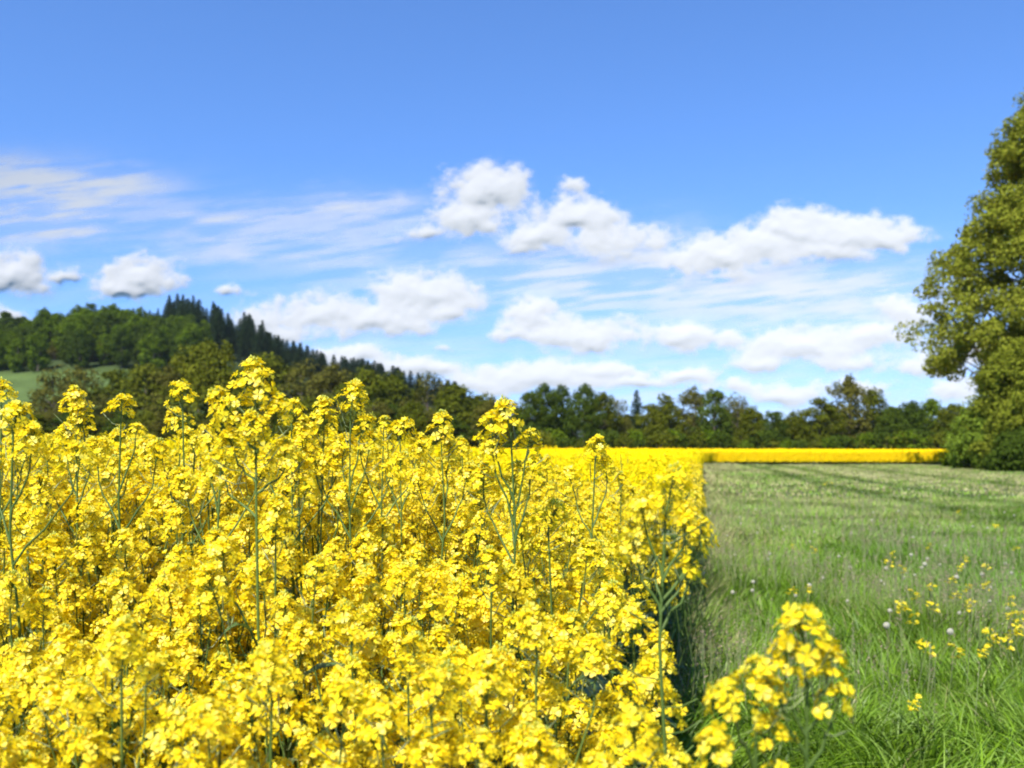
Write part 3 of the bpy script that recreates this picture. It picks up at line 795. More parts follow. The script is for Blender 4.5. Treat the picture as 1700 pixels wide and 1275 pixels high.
# ------------------------------------------------------------------ grass
def track_mask(x, y):
    """dark lush wheel tracks running along the meadow"""
    s = x - .155 * y - .25 * np.sin(y * .11)
    return np.exp(-((s - 6.6) / .55) ** 2) + np.exp(-((s - 8.9) / .55) ** 2) + .8 * np.exp(-((s - 13.6) / .6) ** 2)
def build_grass():
    r = np.random.default_rng(12)
    Vs, Qs, Cs = [], [], []; n0 = 0
    for (d0, d1, dens, w, hb, segs, u0, u1) in [t_ + (.12, .60) for t_ in [(2.3, 5.0, 1300, .0105, .34, 4), (5.0, 8, 1300, .0082, .29, 4), (8, 14, 800, .0085, .23, 3), (14, 28, 260, .013, .19, 2), (28, 86, 42, .034, .17, 2)]] + [(1.6, 8, 700, .011, .30, 3, .60, 1.1), (8, 30, 120, .017, .21, 2, .60, 1.0)]:
        area = (u1 - u0) * (d1 * d1 - d0 * d0) / 2
        n = int(area * dens)
        y = np.sqrt(r.uniform(d0 * d0, d1 * d1, n)); x = r.uniform(u0, u1, n) * y
        k = (x > field_edge(y) - np.where(y < 9, .34, .12)) & (y < 83.2); x, y = x[k], y[k]
        # tussocks: pull part of the blades together
        n = len(x)
        big = fbm(x * .9, y * .9, 3, 5); med = fbm(x * 3.3 + 9, y * 3.3, 2, 15)
        patch = fbm(x * .16 + 5, y * .10, 3, 25)
        tr = np.clip(track_mask(x, y), 0, 1)
        dry = np.clip(sstep(4.3, 8.5, y) * (.22 + 1.3 * (patch - .38)) + .30 * sstep(12, 35, y), 0, .8) * (1 - .75 * tr)
        edge = np.exp(-((x - field_edge(y)) / (.12 + .025 * y)) ** 2) * sstep(4, 7, y)
        dry = np.clip(dry + .45 * edge, 0, .9)
        h = hb * (1 + 1.1 * edge * sstep(5, 7, y)) * (.55 + .7 * big) * r.uniform(.55, 1.25, n) * (1 - .25 * sstep(8, 30, y)) * (1 - .35 * tr)
        flow = fbm(x * .8, y * .8, 2, 65) * 2 * PI * 2
        ba = flow + r.normal(0, .9, n); bl = h * r.uniform(.25, 1.0, n) * np.where(y < 6, 1.15, .8)
        wa = r.uniform(0, PI, n) if d0 < 14 else r.normal(0, .4, n)
        ww = w * r.uniform(.7, 1.4, n)
        ts = np.linspace(0, 1, segs + 1)
        P = []
        for t in ts:
            cx = x + np.cos(ba) * bl * t * t; cy = y + np.sin(ba) * bl * t * t; cz = h * (t - .38 * t * t * (bl / h)) 
            hw = ww * (1 - t) ** .6 * .5 + ww * .04
            P.append(np.stack([cx - np.cos(wa) * hw, cy - np.sin(wa) * hw, cz], -1)); P.append(np.stack([cx + np.cos(wa) * hw, cy + np.sin(wa) * hw, cz], -1))
        V = np.stack(P, 1).reshape(-1, 3)
        m = 2 * (segs + 1)
        q = np.array([[2 * i, 2 * i + 1, 2 * i + 3, 2 * i + 2] for i in range(segs)])
        Q = (np.arange(n)[:, None, None] * m + q[None]).reshape(-1, 4)
        g1 = np.array([.070, .140, .006]); g2 = np.array([.215, .335, .014]); g3 = np.array([.40, .50, .11]); dr = np.array([.34, .35, .13]); dr2 = np.array([.28, .23, .11])
        a = r.random(n)[:, None]; b = r.random(n)[:, None]
        c = g1 * (1 - a) + g2 * a
        c = c * (1 - .35 * (b > .7)) + g3 * .35 * (b > .7)
        c = c * (.62 + .76 * med[:, None]) * np.stack([1 + .5 * (patch - .5), 1 + 0 * patch, 1 - .5 * (patch - .5)], -1)
        isdry = (r.random(n) < dry)[:, None]
        dc = dr * (1 - b) + dr2 * b
        c = np.where(isdry, dc, c)
        c = c * (1 - .48 * tr[:, None]) * (1 + .18 * sstep(12, 30, y)[:, None])
        Vs.append(V.astype(np.float32)); Qs.append((Q + n0).astype(np.int32)); Cs.append(np.repeat(c, m, 0).astype(np.float32)); n0 += len(V)
    # flowering grass stalks with seed panicles
    n = 5200
    y = np.exp(r.uniform(np.log(4.6), np.log(24), n)); x = r.uniform(.14, .58, n) * y
    patch = fbm(x * .5 + 5, y * .35, 3, 125)
    k = (x > field_edge(y) + .02) & (r.random(n) < sstep(.34, .62, patch) * sstep(4.4, 6.4, y) * (1 - .9 * np.clip(track_mask(x, y), 0, 1))); x, y = x[k], y[k]; n = len(x)
    h = r.uniform(.26, .46, n); lx = r.normal(0, .06, n); ly = r.normal(0, .06, n); w = .0011 + .00012 * y
    base = np.stack([x, y, np.zeros(n)], -1); top = base + np.stack([lx, ly, h], -1)
    W = np.stack([w, np.zeros(n), np.zeros(n)], -1)
    V = np.stack([base - W, base + W, top + W, top - W], 1).reshape(-1, 3); Q = np.arange(len(V)).reshape(-1, 4)
    Vs.append(V.astype(np.float32)); Qs.append((Q + n0).astype(np.int32)); Cs.append(np.tile(np.array([[.21, .24, .10]]), (len(V), 1)).astype(np.float32)); n0 += len(V)
    kk = 7
    P = np.repeat(top, kk, 0) - np.stack([np.zeros(n * kk), np.zeros(n * kk), r.uniform(0, .07, n * kk)], -1) + r.normal(0, .007, (n * kk, 3))
    V, Q = leaf_quads(P, r.normal(size=P.shape), np.repeat(.0055 + .0004 * y, kk), r, aspect=.35)
    pc = np.array([.33, .24, .17]) * r.uniform(.7, 1.35, (len(P), 1))
    Vs.append(V.astype(np.float32)); Qs.append((Q + n0).astype(np.int32)); Cs.append(np.repeat(pc, 4, 0).astype(np.float32)); n0 += len(V)
    me = new_mesh('grass', np.concatenate(Vs), np.concatenate(Qs), M['grass'], attrs={'tint': np.concatenate(Cs)})
    tag(link('grass', me), 'long green meadow grass with pale dry patches and seed heads beside the crop', 'grass', kind='stuff')
build_grass()

# dandelion clocks and small yellow flowers in the meadow
M['clock'] = plant_mat('dandelion_down', [(.50, .49, .38), (.62, .60, .48)], transl=.45, gloss=0)
M['dstalk'] = plant_mat('dandelion_stalk', [(.20, .24, .10), (.26, .22, .12)], transl=.1, gloss=.03)
def make_clock(seed):
    r = np.random.default_rng(seed)
    h = r.uniform(.30, .40); root = empty('dandelion')
    g = Geo(); P = curve_pts((0, 0, 0), (r.normal(0, .04), r.normal(0, .04), h), np.array([0, 0, h * .4]), 6, r); tube(g, P, [.0022] * 6, 5)
    link('stalk', g.mesh('dandelion_stalk', [M['dstalk']], True), root)
    g = Geo(); n = 150
    i = np.arange(n) + .5; ph = np.arccos(1 - 2 * i / n); th = PI * (1 + 5 ** .5) * i
    D = np.stack([np.cos(th) * np.sin(ph), np.sin(th) * np.sin(ph), np.cos(ph)], -1)
    V, Q = leaf_quads(D * .023, D + r.normal(0, .2, D.shape), np.full(n, .0052), r, aspect=.9, bend=-.4); g.add(V, Q, 0)
    V, Q = leaf_quads(D * .015, np.cross(D, r.normal(size=D.shape)), np.full(n, .0035), r, aspect=.12); g.add(V, Q, 0)
    V, Q = bud_geo(.009, .005); g.add(V - np.array([0, 0, .005]), Q, 1)
    link('seed_head', g.mesh('dandelion_seed_head', [M['clock'], M['dstalk']]), root, tuple(P[-1]))
    return root
cl = [make_clock(300 + k) for k in range(3)]
CLOCKS = [(1480, 1042, 1), (1557, 1043, 1), (1470, 1020, .8), (1341, 975, .9), (1333, 988, .7), (1408, 944, .8), (1585, 960, 1), (1622, 953, .9), (1550, 942, 1), (1476, 946, .9),
          (1217, 980, .8), (1355, 962, .7), (1535, 930, .9), (1570, 938, .8), (1600, 1020, .7), (1645, 1000, .7), (1560, 905, .7), (1415, 888, .8), (1345, 900, .7), (1286, 918, .8), (1268, 930, .7), (1390, 925, .7),
          (1186, 900, .8), (1180, 955, .8), (1650, 978, .7), (1455, 962, .7), (1505, 925, .9), (1528, 945, .8), (1690, 1010, .8), (1230, 870, .7), (1300, 880, .7), (1660, 935, .8), (1257, 985, .7), (1410, 1000, .6)]
for k in range(34):
    py_ = 742 + 28 * math.exp(rng.uniform(.9, 2.2)); px_ = rng.uniform(1175 + 0, 1700)
    CLOCKS.append((px_, py_, float(rng.uniform(.6, .85))))
for k, (px, py, s) in enumerate(CLOCKS):
    src = cl[k % 3]
    h = .35 * s * .9
    d = (EYE - h) * F / (py - HOR)
    c = src if k < 3 else copy_tree(src)
    c.location = (float(at(px, d)), float(d), 0); c.scale = (s * .9,) * 3; c.rotation_euler = (0, 0, k * 1.3)
    lab = {0: 'round white dandelion clock alone in the grass, nearest to the arched rapeseed head',
           1: 'white round dandelion clock touching a yellow flower in the meadow'}.get(k, 'pale fluffy dandelion clock among the mixed grass and small flowers of the meadow')
    tag(c, lab, 'dandelion', 'dandelion clocks in the meadow')

def make_weed(seed):
    r = np.random.default_rng(seed)
    h = r.uniform(.34, .44); root = empty('yellow_wildflower')
    g = Geo(); gf = []
    P = curve_pts((0, 0, 0), (r.normal(0, .03), r.normal(0, .03), h), np.array([0, 0, h * .4]), 6, r); tube(g, P, [.0018] * 6, 4)
    tips = [P[-1]]
    for k in range(3):
        a = r.uniform(0, 6.28); e = P[4] + np.array([.035 * math.cos(a), .035 * math.sin(a), r.uniform(.02, .07)])
        tube(g, [P[3], (P[3] + e) / 2, e], [.0013] * 3, 4); tips.append(e)
    link('stem', g.mesh('wildflower_stem', [M['stem']], True), root)
    for t in tips:
        g2 = Geo()
        for q in range(4):
            V, Q, Mi = FLOWERS[int(r.integers(0, 7))]
            N = np.array([r.normal(0, .5), r.normal(0, .5) - .5, 1.0])
            W = (V * 1.15) @ rot_to(N).T + r.normal(0, .009, 3)
            g2.V.append(W.astype(np.float32)); g2.Q.append(Q.astype(np.int32) + g2.n); g2.M.append(Mi.astype(np.int32)); g2.n += len(W)
        link('flower', g2.mesh('wildflower', [M['petal'], M['stamen']], True), root, tuple(float(v) for v in t))
    return root
wd = [make_weed(400 + k) for k in range(4)]
WEEDS = [(1487, 930), (1498, 944), (1618, 926), (1632, 934), (1605, 966), (1634, 972), (1493, 996), (1505, 1004), (1500, 1018), (1600, 942), (1575, 985), (1530, 1056), (1560, 1070), (1585, 1078), (1624, 1006), (1635, 1040), (1640, 1052),
         (1676, 1022), (1684, 1034), (1690, 1044), (1680, 1015), (1643, 1082), (1302, 978), (1545, 965), (1565, 1000), (1350, 912), (1325, 905), (1380, 800), (1540, 900), (1590, 850), (1650, 870), (1690, 905), (1665, 990), (1530, 1168), (1570, 960), (1610, 990), (1690, 1060), (1515, 985), (1358, 975), (1368, 802), (1372, 798), (1480, 920)]
for k, (px, py) in enumerate(WEEDS):
    src = wd[k % 4]; d = (EYE - .38) * F / (py - HOR)
    c = src if k < 4 else copy_tree(src)
    c.location = (float(at(px, d)), float(d), 0); s = float(rng.uniform(.85, 1.15)); c.scale = (s, s, 1); c.rotation_euler = (0, 0, k * 2.1)
    lab = {22: 'small yellow wildflower standing by itself in the open grass above the arched rapeseed head', 33: 'single dull yellow wildflower low in the lush near grass'}.get(k, 'small bright yellow wildflower on a thin stem in the flowery patch of the meadow')
    tag(c, lab, 'wildflower', 'small yellow flowers in the meadow')

# ------------------------------------------------------------------ trees
def foliage_mat(name, c0, c1, c2, transl=.3):
    return plant_mat(name, [c0, c1, c2], [0, .5, 1], transl=transl, gloss=.0, rough=.6, objvar=.35)
M['olive'] = foliage_mat('leaves_olive', (.048, .064, .005), (.092, .108, .009), (.145, .152, .016))
M['brown'] = foliage_mat('leaves_brownish', (.065, .068, .012), (.11, .105, .018), (.145, .14, .026))
M['green'] = foliage_mat('leaves_fresh_green', (.042, .078, .005), (.088, .135, .008), (.145, .20, .013))
M['midgreen'] = foliage_mat('leaves_mid_green', (.03, .052, .007), (.055, .085, .010), (.085, .12, .015))
M['needle'] = foliage_mat('needles_dark', (.014, .026, .012), (.024, .042, .018), (.035, .055, .022), .1)
M['bigleaf'] = foliage_mat('leaves_big_tree', (.125, .15, .014), (.195, .22, .022), (.27, .28, .035), .35)
M['willow'] = foliage_mat('leaves_willow', (.11, .16, .018), (.17, .24, .025), (.24, .31, .045), .35)

def crown_points(r, zc, prof, R, H, n_cl, cl_r, per, squash=.75, inner=.45):
    """leaf clump centres inside an uneven envelope; prof(t) gives the radius over the crown's height"""
    ph = r.uniform(0, 6.28, 4)
    cs = []
    while len(cs) < n_cl:
        t = r.uniform(0, 1); a = r.uniform(0, 2 * PI)
        lob = 1 + .16 * math.sin(2 * a + ph[0] + 3 * t) + .12 * math.sin(3 * a + ph[1] - 5 * t) + .08 * math.sin(7 * t * 3 + ph[2])
        rad = R * prof(t) * lob
        q = r.uniform(inner, 1) ** .6 if r.random() < .85 else r.uniform(0, .6)
        if r.random() > (rad / R) ** .8 + .12: continue
        cs.append((math.cos(a) * rad * q, math.sin(a) * rad * q, zc + t * H))
    cs = np.array(cs)
    rr = cl_r * r.uniform(.6, 1.35, n_cl)
    C = np.repeat(cs, per, 0); Rr = np.repeat(rr, per)
    D = r.normal(size=(len(C), 3)); D /= np.linalg.norm(D, axis=1)[:, None]
    P = C + D * (Rr * r.uniform(.25, 1, len(C)) ** .45)[:, None] * np.array([1, 1, squash])
    out = P - np.array([0, 0, zc + H * .35]); out /= np.linalg.norm(out, axis=1)[:, None] + 1e-6
    N = D * .7 + out * .35 + r.normal(0, .55, D.shape) + np.array([0, 0, .25])
    return cs, rr, P, N

def make_tree(name, seed, H, R, clear=.12, prof=None, n_cl=110, cl_r=.9, per=60, leaf=.16, fmat='olive', trunk_r=None, lean=0, n_limb=22, bark_m='bark', open_top=False, multi=1):
    r = np.random.default_rng(seed)
    prof = prof or (lambda t: math.sin(PI * min(1, t * .86 + .14)) ** .6)
    root = empty(name)
    z0 = H * clear; hc = H - z0 - cl_r * .5
    cs, rr, P, N = crown_points(r, z0, prof, R - cl_r * .4, hc, n_cl, cl_r, per)
    V, Q = leaf_quads(P, N, leaf * r.uniform(.6, 1.4, len(P)), r, aspect=.62)
    # sprays breaking the outline
    g = Geo(); tr = trunk_r or H * .018
    for mth in range(multi):
        bx = 0 if multi == 1 else r.normal(0, R * .12); by = 0 if multi == 1 else r.normal(0, R * .12)
        tp = np.array([r.normal(0, R * .1) + lean, r.normal(0, R * .1), H * .9])
        t = np.linspace(0, 1, 9)[:, None]
        tp_ = np.concatenate([bx + (tp[0]) * t ** 1.3, by + tp[1] * t ** 1.3, tp[2] * t], 1); tp_[1:-1, :2] += r.normal(0, R * .02, (7, 2))
        tube(g, tp_, tr * (1 - .9 * t[:, 0]) * (1 + .6 * np.exp(-t[:, 0] * 18)) + .012, 8)
        pick = r.choice(n_cl, min(n_limb, n_cl), replace=False)
        for i in pick:
            e = cs[i]; tt = np.clip((e[2] - np.hypot(e[0], e[1]) * .75) / (H * .9), clear * .55, .92)
            p0 = np.array([np.interp(tt * 8, range(9), tp_[:, c]) for c in range(3)])
            mid = (p0 + e) / 2 + np.array([0, 0, -.06 * np.linalg.norm(e - p0)]) + r.normal(0, .02 * H, 3) * .5
            b = np.stack([p0, p0 * .55 + mid * .45 + 0, mid * .6 + e * .4, e]); w = tr * (1 - .85 * tt) * .5
            tube(g, b, [w, w * .7, w * .45, max(.008, w * .15)], 5)
    link('trunk', g.mesh(name + '_trunk', [M[bark_m]], True), root)
    link('crown', new_mesh(name + '_crown', V, Q, [M[fmat]]), root)
    return root

def make_spruce(seed, H, R):
    r = np.random.default_rng(seed); root = empty('spruce_tree')
    g = Geo(); tube(g, [(0, 0, 0), (0, 0, H * .5), (0, 0, H * .99)], [H * .014, H * .008, .02], 6)
    link('trunk', g.mesh('spruce_trunk', [M['bark']], True), root)
    P, N, S = [], [], []
    z = H * .10; lev = 0
    while z < H * .985:
        t = (z - H * .1) / (H * .9); rad = R * (1 - t) ** .85 * r.uniform(.8, 1.12) + .12
        nb = max(4, int(9 * (1 - t) + 4))
        for k in range(nb):
            a = k / nb * 2 * PI + lev * .7 + r.normal(0, .15); L = rad * r.uniform(.7, 1.15)
            m = max(2, int(L / .28))
            for j in range(m):
                q = (j + .6) / m
                for s in (-1, 1):
                    P.append((math.cos(a) * L * q + r.normal(0, .09), math.sin(a) * L * q + r.normal(0, .09), z - .28 * L * q + .12 * L * q * q + r.normal(0, .07)))
                    N.append((math.cos(a) * .3 + s * -math.sin(a) * .6 + r.normal(0, .3), math.sin(a) * .3 + s * math.cos(a) * .6 + r.normal(0, .3), .8)); S.append(.26 * r.uniform(.7, 1.3))
        z += H * .028 * (1.1 - .4 * t); lev += 1
    P = np.array(P); N = np.array(N)
    V, Q = leaf_quads(P, N, np.array(S), r, aspect=.5, bend=.6)
    link('crown', new_mesh('spruce_crown', V, Q, [M['needle']]), root)
    return root

def true_h(root):
    if True:
        cr = [c for c in root.children if c.name.startswith('crown')][0].data
        if cr.name not in TH:
            v = np.zeros(len(cr.vertices) * 3, dtype=np.float32); cr.vertices.foreach_get('co', v)
            TH[cr.name] = float(np.percentile(v.reshape(-1, 3)[:, 2], 99.6))
        return TH[cr.name]
TH = {}
def set_tree(root, x, y, height, base_h, wide=1.0, rz=0.0, lab=None, cat='tree', group=None):
    s = height / true_h(root)
    wide = wide * (height / base_h) / s
    root.location = (float(x), float(y), float(ground_z(np.array(x), np.array(y))) - .15 if y > 100 else 0)
    root.scale = (s * wide, s * wide, s); root.rotation_euler = (0, 0, rz)
    if lab: tag(root, lab, cat, group)

# far row on the right, at the end of the yellow band
dome = lambda t: math.sin(PI * min(1, t * .80 + .20)) ** .55
egg = lambda t: (math.sin(PI * (t * .9 + .08)) ** .8)
tall = lambda t: (.55 + .45 * math.sin(PI * t)) * (1 - t ** 4) ** .5
broad = {}
for k in range(4):
    broad[('olive', k)] = make_tree('broadleaf_tree', 500 + k, 10, 3.4, .06, [dome, tall, egg, dome][k], 120, .85, 62, .17, 'olive')
for k in range(3):
    broad[('brown', k)] = make_tree('broadleaf_tree', 520 + k, 10, 3.2, .08, [egg, tall, dome][k], 95, .8, 48, .15, 'brown', n_limb=40)
for k in range(3):
    broad[('mid', k)] = make_tree('broadleaf_tree', 540 + k, 10, 3.2, .05, [dome, egg, tall][k], 120, .85, 62, .17, 'midgreen')
for k in range(2):
    broad[('fresh', k)] = make_tree('broadleaf_tree', 560 + k, 10, 3.4, .05, [dome, egg][k], 110, .9, 60, .18, 'green')
round_ = [make_tree('round_tree', 580 + k, 10, 5.2, .03, lambda t: math.sqrt(max(0, 1 - (t * .98) ** 2)) * (.82 + .18 * min(1, t * 4)), 190, .95, 66, .17, 'olive', n_limb=14) for k in range(2)]
used = set()
def inst(src):
    if id(src) in used: return copy_tree(src)
    used.add(id(src)); return src

ROW = [  # column, row of the top, half width px, kind, label
 (880, 652, 26, ('mid', 0), 'dark green tree at the start of the far row, just behind the twin flower heads'),
 (906, 638, 24, ('mid', 1), 'first of three slim high-crowned trees at the start of the far row'),
 (931, 641, 20, ('mid', 2), 'slim tree in the middle of the three high-crowned trees of the far row'),
 (969, 639, 25, ('mid', 1), 'lollipop-crowned tree, last of the three high-crowned trees of the far row'),
 (1000, 653, 24, ('olive', 1), 'olive tree right beside the lollipop-crowned tree'),
 (1028, 664, 24, ('brown', 0), 'low brownish tree with bare twigs left of the pointed tree'),
 (1078, 672, 26, ('olive', 0), 'low olive tree right of the pointed tree'),
 (1104, 656, 26, ('olive', 2), 'rounded olive tree left of the twiggy grey-brown one'),
 (1150, 644, 32, ('brown', 1), 'twiggy grey-brown tree, tallest in the middle of the far row'),
 (1186, 649, 30, ('mid', 0), 'full green tree leaning against the twiggy grey-brown one'),
 (1222, 656, 28, ('brown', 2), 'brownish tree where the far row drops towards the gap'),
 (1248, 676, 22, ('olive', 3), 'small olive tree at the shoulder of the far row beside the gap'),
 (1283, 684, 26, ('mid', 0), 'low green tree in the gap under the distant blue hill'),
 (1318, 684, 26, ('olive', 2), 'low olive bushy tree in the gap, left of the big clump'),
 (1362, 662, 32, ('olive', 0), 'olive tree on the near shoulder of the big clump'),
 (1408, 625, 38, ('brown', 1), 'highest tree of the big clump, thinly leaved with dark twigs'),
 (1445, 646, 32, ('olive', 3), 'tree on the far shoulder of the big clump'),
 (1478, 676, 24, ('mid', 2), 'small dark tree just right of the big clump'),
 (1512, 667, 26, ('mid', 1), 'upright green tree between the big clump and the large tree'),
 (1548, 664, 28, ('fresh', 1), 'light green tree close to the large tree at the meadow side'),
 (1585, 672, 30, ('olive', 1), 'olive tree half behind the bushes of the large tree'),
 (1640, 660, 34, ('mid', 0), 'dark tree hidden behind the large tree'),
]
for k, (px, py, hw, kd, lab) in enumerate(ROW):
    d = 134 + (k * 37 % 11)
    x = at(px, d); H = zat(py, d) - float(ground_z(np.array(x), np.array(float(d)))) + .15
    wide = (hw / F * d * 1.22 / 3.3) / (H / 10)
    set_tree(inst(broad[kd]), x, d, H, 10, min(1.5, max(.75, wide)), k * 1.7, lab, 'tree', 'trees in the far row beyond the yellow band')
# low shrubs closing the foot of the row
shrub = [make_tree('shrub', 600 + k, 3, 1.9, .0, lambda t: math.sqrt(max(0, 1 - t * t)), 46, .55, 46, .13, ['midgreen', 'olive', 'green'][k], n_limb=8, trunk_r=.05, multi=2) for k in range(3)]
for k in range(34):
    px = 872 + k * 22 + rng.normal(0, 5); d = 129.5 + rng.uniform(0, 4)
    set_tree(inst(shrub[k % 3]), at(px, d), d, float(rng.uniform(2.4, 4.2)), 3, float(rng.uniform(.9, 1.4)), k * 2.0, 'dark low shrub at the foot of the far tree row, just behind the yellow band', 'shrub', 'shrubs under the far tree row')
# pointed poplar-like conifer in the row
# middle belt of olive trees in front of the hill
BELT = [
 (30, 700, 60, 0, 'low olive tree under the pale meadow slope at the picture edge'), (72, 655, 34, 2, 'brownish bush-like tree standing on the foot of the meadow slope'),
 (95, 612, 44, 1, 'twiggy brown tree at the upper end of the meadow slope'), (140, 612, 42, 1, 'brown-olive tree right of the twiggy one above the meadow slope'), (190, 616, 46, 0, 'olive tree above the small rounded rapeseed head'),
 (243, 606, 46, 0, 'olive tree left of the great round tree'), (292, 600, 40, 2, 'brownish tree tucked against the great round tree'),
 (440, 592, 62, 0, 'olive tree right of the great round tree, behind the tallest rapeseed plant'), (505, 602, 50, 1, 'broad olive tree right of the tallest rapeseed plant'),
 (556, 606, 46, 2, 'brown-tinged tree above the cone-like flower head'), (604, 614, 44, 0, 'olive tree above the small knot of buds'), (652, 622, 44, 0, 'olive tree left of the pale feathery one'),
 (712, 619, 34, 1, 'pale feathery tree rounding off the end of the tree belt'), (756, 640, 40, 0, 'green tree stepping down from the pale feathery one'), (802, 656, 36, 0, 'low green tree where the belt meets the far row'), (840, 662, 30, 2, 'brownish tree just left of the far row')]
for k, (px, py, hw, kd, lab) in enumerate(BELT):
    d = 142 + (k * 29 % 17)
    src = [broad[('olive', k % 4)], broad[('brown', k % 3)], broad[('brown', (k + 1) % 3)]][kd] if kd else round_[k % 2] if k % 3 == 0 else broad[('olive', k % 4)]
    bw = 5.0 if src in round_ else 3.3
    x = at(px, d); H = zat(py, d) - float(ground_z(np.array(x), np.array(float(d)))) + .15
    wide = (hw / F * d * 1.3 / bw) / (H / 10)
    set_tree(inst(src), x, d, H, 10, min(1.6, max(.7, wide)), k * 1.1, lab, 'tree', 'olive trees of the belt below the hill')
d = 138; H = zat(571, d) + .15
set_tree(inst(round_[1]), at(345, d), d, H, 10, (80 / F * d / 5.0) / (H / 10), .4, 'broadest round-headed olive tree of the belt, below the spruce ridge', 'tree', 'olive trees of the belt below the hill')
for k in range(26):      # second, lower line closing the belt
    px = 60 + k * 30 + rng.normal(0, 8); d = 130 + rng.uniform(0, 6)
    src = [broad[('olive', k % 4)], broad[('brown', k % 3)], broad[('mid', k % 3)]][k % 3]
    set_tree(copy_tree(src), at(px, d), d, float(rng.uniform(5.5, 8.2)) * (1 if px > 300 else .85), 10, float(rng.uniform(1.2, 1.7)), k * 1.9, 'lower olive brown tree filling the front line of the belt just above the crop', 'tree', 'front line of the belt')

# wooded hill
spr = [make_spruce(700 + k, 15, [3.6, 4.0, 3.2, 3.8][k]) for k in range(4)]
sl = 'dark spruce among the spruces of the wooded hill ridge'
top_px = np.array([-60, 0, 60, 110, 150, 200, 260, 290, 340, 380, 420, 460, 500, 540, 580, 620, 660, 700, 745, 780, 815])
top_py = np.array([520, 521, 522, 514, 508, 508, 509, 516, 528, 544, 556, 567, 588, 598, 603, 606, 616, 634, 646, 650, 657])
def tree_top(px): return np.interp(px, top_px, top_py)
k = 0
px = 60.0
SPR = []
while px < 830:
    d = 398 + rng.uniform(-12, 12)
    SPR.append((px, d, tree_top(px) + 10 + rng.normal(2, 3.5))); px += rng.uniform(2.0, 3.6)
for j in range(150):      # slope of spruces right of the fresh green wood
    px = rng.uniform(270, 760); d = rng.uniform(325, 395)
    if px > 480 and d < 350: continue
    SPR.append((px, d, None))
for (px, d, py) in SPR:
    x = at(px, d); gz = float(ground_z(np.array(x), np.array(float(d))))
    H = rng.uniform(11, 16) if py is None else min(21, max(7, zat(py, d) - gz))
    if px > 440: H = min(H, 11)
    set_tree(inst(spr[k % 4]), x, d, float(H), 15, float(rng.uniform(.95, 1.3)) * (1.5 if px > 440 else 1.1), k * 2.2, sl, 'spruce', 'spruces on the wooded hill'); k += 1
lab = 'very tall dark spruce standing out above the ridge where it starts to fall'
o = copy_tree(spr[1]); d = 384; set_tree(o, at(283, d), d, zat(503, d) - float(ground_z(np.array(at(283, d)), np.array(384.))), 15, .8, 0, lab, 'spruce', 'spruces on the wooded hill')
k = 0
for j in range(270):
    px = rng.uniform(-60, 340); d = rng.uniform(276, 392)
    if px > 250 and d > 345: continue
    if d > 362 and rng.random() < .5: continue
    x = at(px, d)
    kd = ('fresh', k % 2) if rng.random() < (.72 if 60 < px < 270 else .3) else ('mid', k % 3)
    set_tree(copy_tree(broad[kd]), x, d, float(rng.uniform(8, 12.5)) * (.5 if d > 350 else .85 if d > 320 else 1), 10, float(rng.uniform(.8, 1.15)), k * 1.3, 'broadleaf tree in fresh spring green on the hillside wood' if kd[0] == 'fresh' else 'darker green broadleaf tree in the hillside wood', 'tree', 'broadleaf trees on the hillside'); k += 1
for j in range(14):      # brownish bushes along the foot of the wood
    px = rng.uniform(90, 200); d = rng.uniform(285, 300)
    set_tree(copy_tree(broad[('brown', j % 3)]), at(px, d), d, float(rng.uniform(5, 7.5)), 10, 1.4, j, 'brownish tree along the lower edge of the hillside wood', 'tree', 'trees along the wood edge')

for j in range(16):
    px = 870 + j * 46 + rng.normal(0, 10); d = 150 + rng.uniform(0, 8); x = at(px, d)
    set_tree(copy_tree(broad[(['olive', 'mid'][j % 2], j % 3)]), x, d, float(rng.uniform(6.5, 8.5)) * (.75 if 1240 < px < 1340 else 1), 10, 1.35, j * 1.7, 'tree of the second line, mostly hidden behind the far tree row', 'tree', 'second line of the far tree row')
# pointed conifer in the far row
o = copy_tree(spr[0]); d = 150; set_tree(o, at(1057, d), d, zat(648, d), 15, 1.1, 0, 'pointed green conifer rising from the far tree row', 'conifer', 'trees in the far row beyond the yellow band')

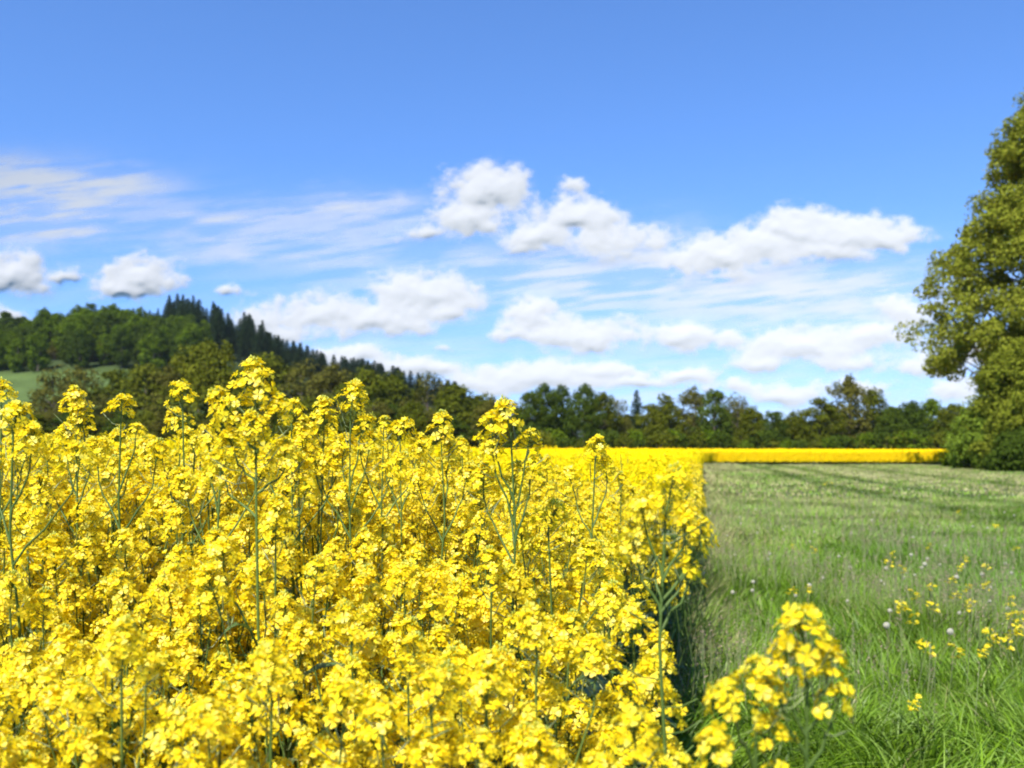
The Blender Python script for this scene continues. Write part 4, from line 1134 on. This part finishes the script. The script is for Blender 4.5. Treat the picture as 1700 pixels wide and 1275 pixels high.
# the large tree at the meadow side and the bushes under it
BT_Z = np.array([5.0, 6.0, 7.5, 10.7, 14, 17.8, 21.2, 25.6, 29.5]); BT_R = np.array([5.2, 7.6, 9.6, 10.7, 10.3, 8.4, 7.4, 5.4, 2.6])
def big_tree():
    d = 68; Hh = 30.0; z0 = 4.6
    r = np.random.default_rng(808)
    root = empty('large_tree')
    prof = lambda t: float(np.interp(z0 + t * (Hh - z0), BT_Z, BT_R)) / 10.7
    cs, rr, P, N = crown_points(r, z0, prof, 10.0, Hh - z0 - .5, 1900, .95, 150, squash=.75, inner=.3)
    V, Q = leaf_quads(P, N, .125 * r.uniform(.6, 1.4, len(P)), r, aspect=.65)
    link('crown', new_mesh('large_tree_crown', V, Q, [M['bigleaf']]), root)
    g = Geo(); t = np.linspace(0, 1, 12)[:, None]
    tp = np.concatenate([.8 * np.sin(t * 3), .5 * np.sin(t * 4 + 1), t * 26], 1)
    tube(g, tp, .42 * (1 - .92 * t[:, 0]) + .03, 10)
    for i in r.choice(len(cs), 150, replace=False):
        e = cs[i]; tt = np.clip((e[2] - np.hypot(e[0], e[1]) * .6) / 26, .10, .93)
        p0 = np.array([np.interp(tt * 11, range(12), tp[:, c]) for c in range(3)])
        mid = (p0 + e) / 2 + r.normal(0, .45, 3); w = .42 * (1 - .88 * tt) * .42
        tube(g, [p0, p0 * .5 + mid * .5, mid * .5 + e * .5, e], [w, w * .6, w * .35, .015], 6)
    link('trunk', g.mesh('large_tree_trunk', [M['bark']], True), root)
    root.location = (at(1814, d), d, 0)
    tag(root, 'large spreading olive green tree at the meadow side, reaching out of the picture', 'tree')
big_tree()
def bush(px, d, H, R, seed, fm, lab, name='willow_bush'):
    o = make_tree(name, seed, H, R, .0, lambda t: math.sqrt(max(0, 1 - (t * .97) ** 2)) * (.85 + .15 * min(1, t * 5)), int(34 * R * R + 40), .62, 90, .105, fm, n_limb=26, trunk_r=.12, multi=3)
    o.location = (at(px, d), d, 0); o.rotation_euler = (0, 0, seed)
    tag(o, lab, 'bush', 'bushes under the large tree')
bush(1706, 64, 8.6, 4.2, 821, 'bigleaf', 'tall olive green willow bush in front of the trunk of the large tree')
bush(1632, 66, 4.4, 2.3, 822, 'willow', 'smaller grey-green willow bush at the end of the yellow band')
bush(1690, 60, 2.6, 2.0, 823, 'midgreen', 'dark low bush at the foot of the tall willow bush')
bush(1784, 69, 12.5, 6.2, 824, 'bigleaf', 'green bush filling the space below the large crown at the picture edge')
bush(1604, 72, 2.2, 1.5, 825, 'green', 'lowest bush, touching the corner of the far yellow band')

# prototypes that found no place of their own
for o in [o for o in scene.objects if o.type == 'EMPTY' and o.parent is None and not o.get('label')]:
    for ch in list(o.children): bpy.data.objects.remove(ch)
    bpy.data.objects.remove(o)

# thin summer air
def haze():
    x0, x1, y0, y1, z0, z1 = -8000, 8000, -300, 4200, -8, 190
    V = [(x0, y0, z0), (x1, y0, z0), (x1, y1, z0), (x0, y1, z0), (x0, y0, z1), (x1, y0, z1), (x1, y1, z1), (x0, y1, z1)]
    Q = [(0, 3, 2, 1), (4, 5, 6, 7), (0, 1, 5, 4), (1, 2, 6, 5), (2, 3, 7, 6), (3, 0, 4, 7)]
    m, n, l = mat('haze')
    v = n.new('ShaderNodeVolumePrincipled'); v.inputs['Color'].default_value = (.72, .84, 1, 1); v.inputs['Density'].default_value = .00005
    out = n.new('ShaderNodeOutputMaterial'); l.new(v.outputs[0], out.inputs['Volume'])
    tag(link('haze', new_mesh('haze', V, Q, m)), kind='stuff')
haze()
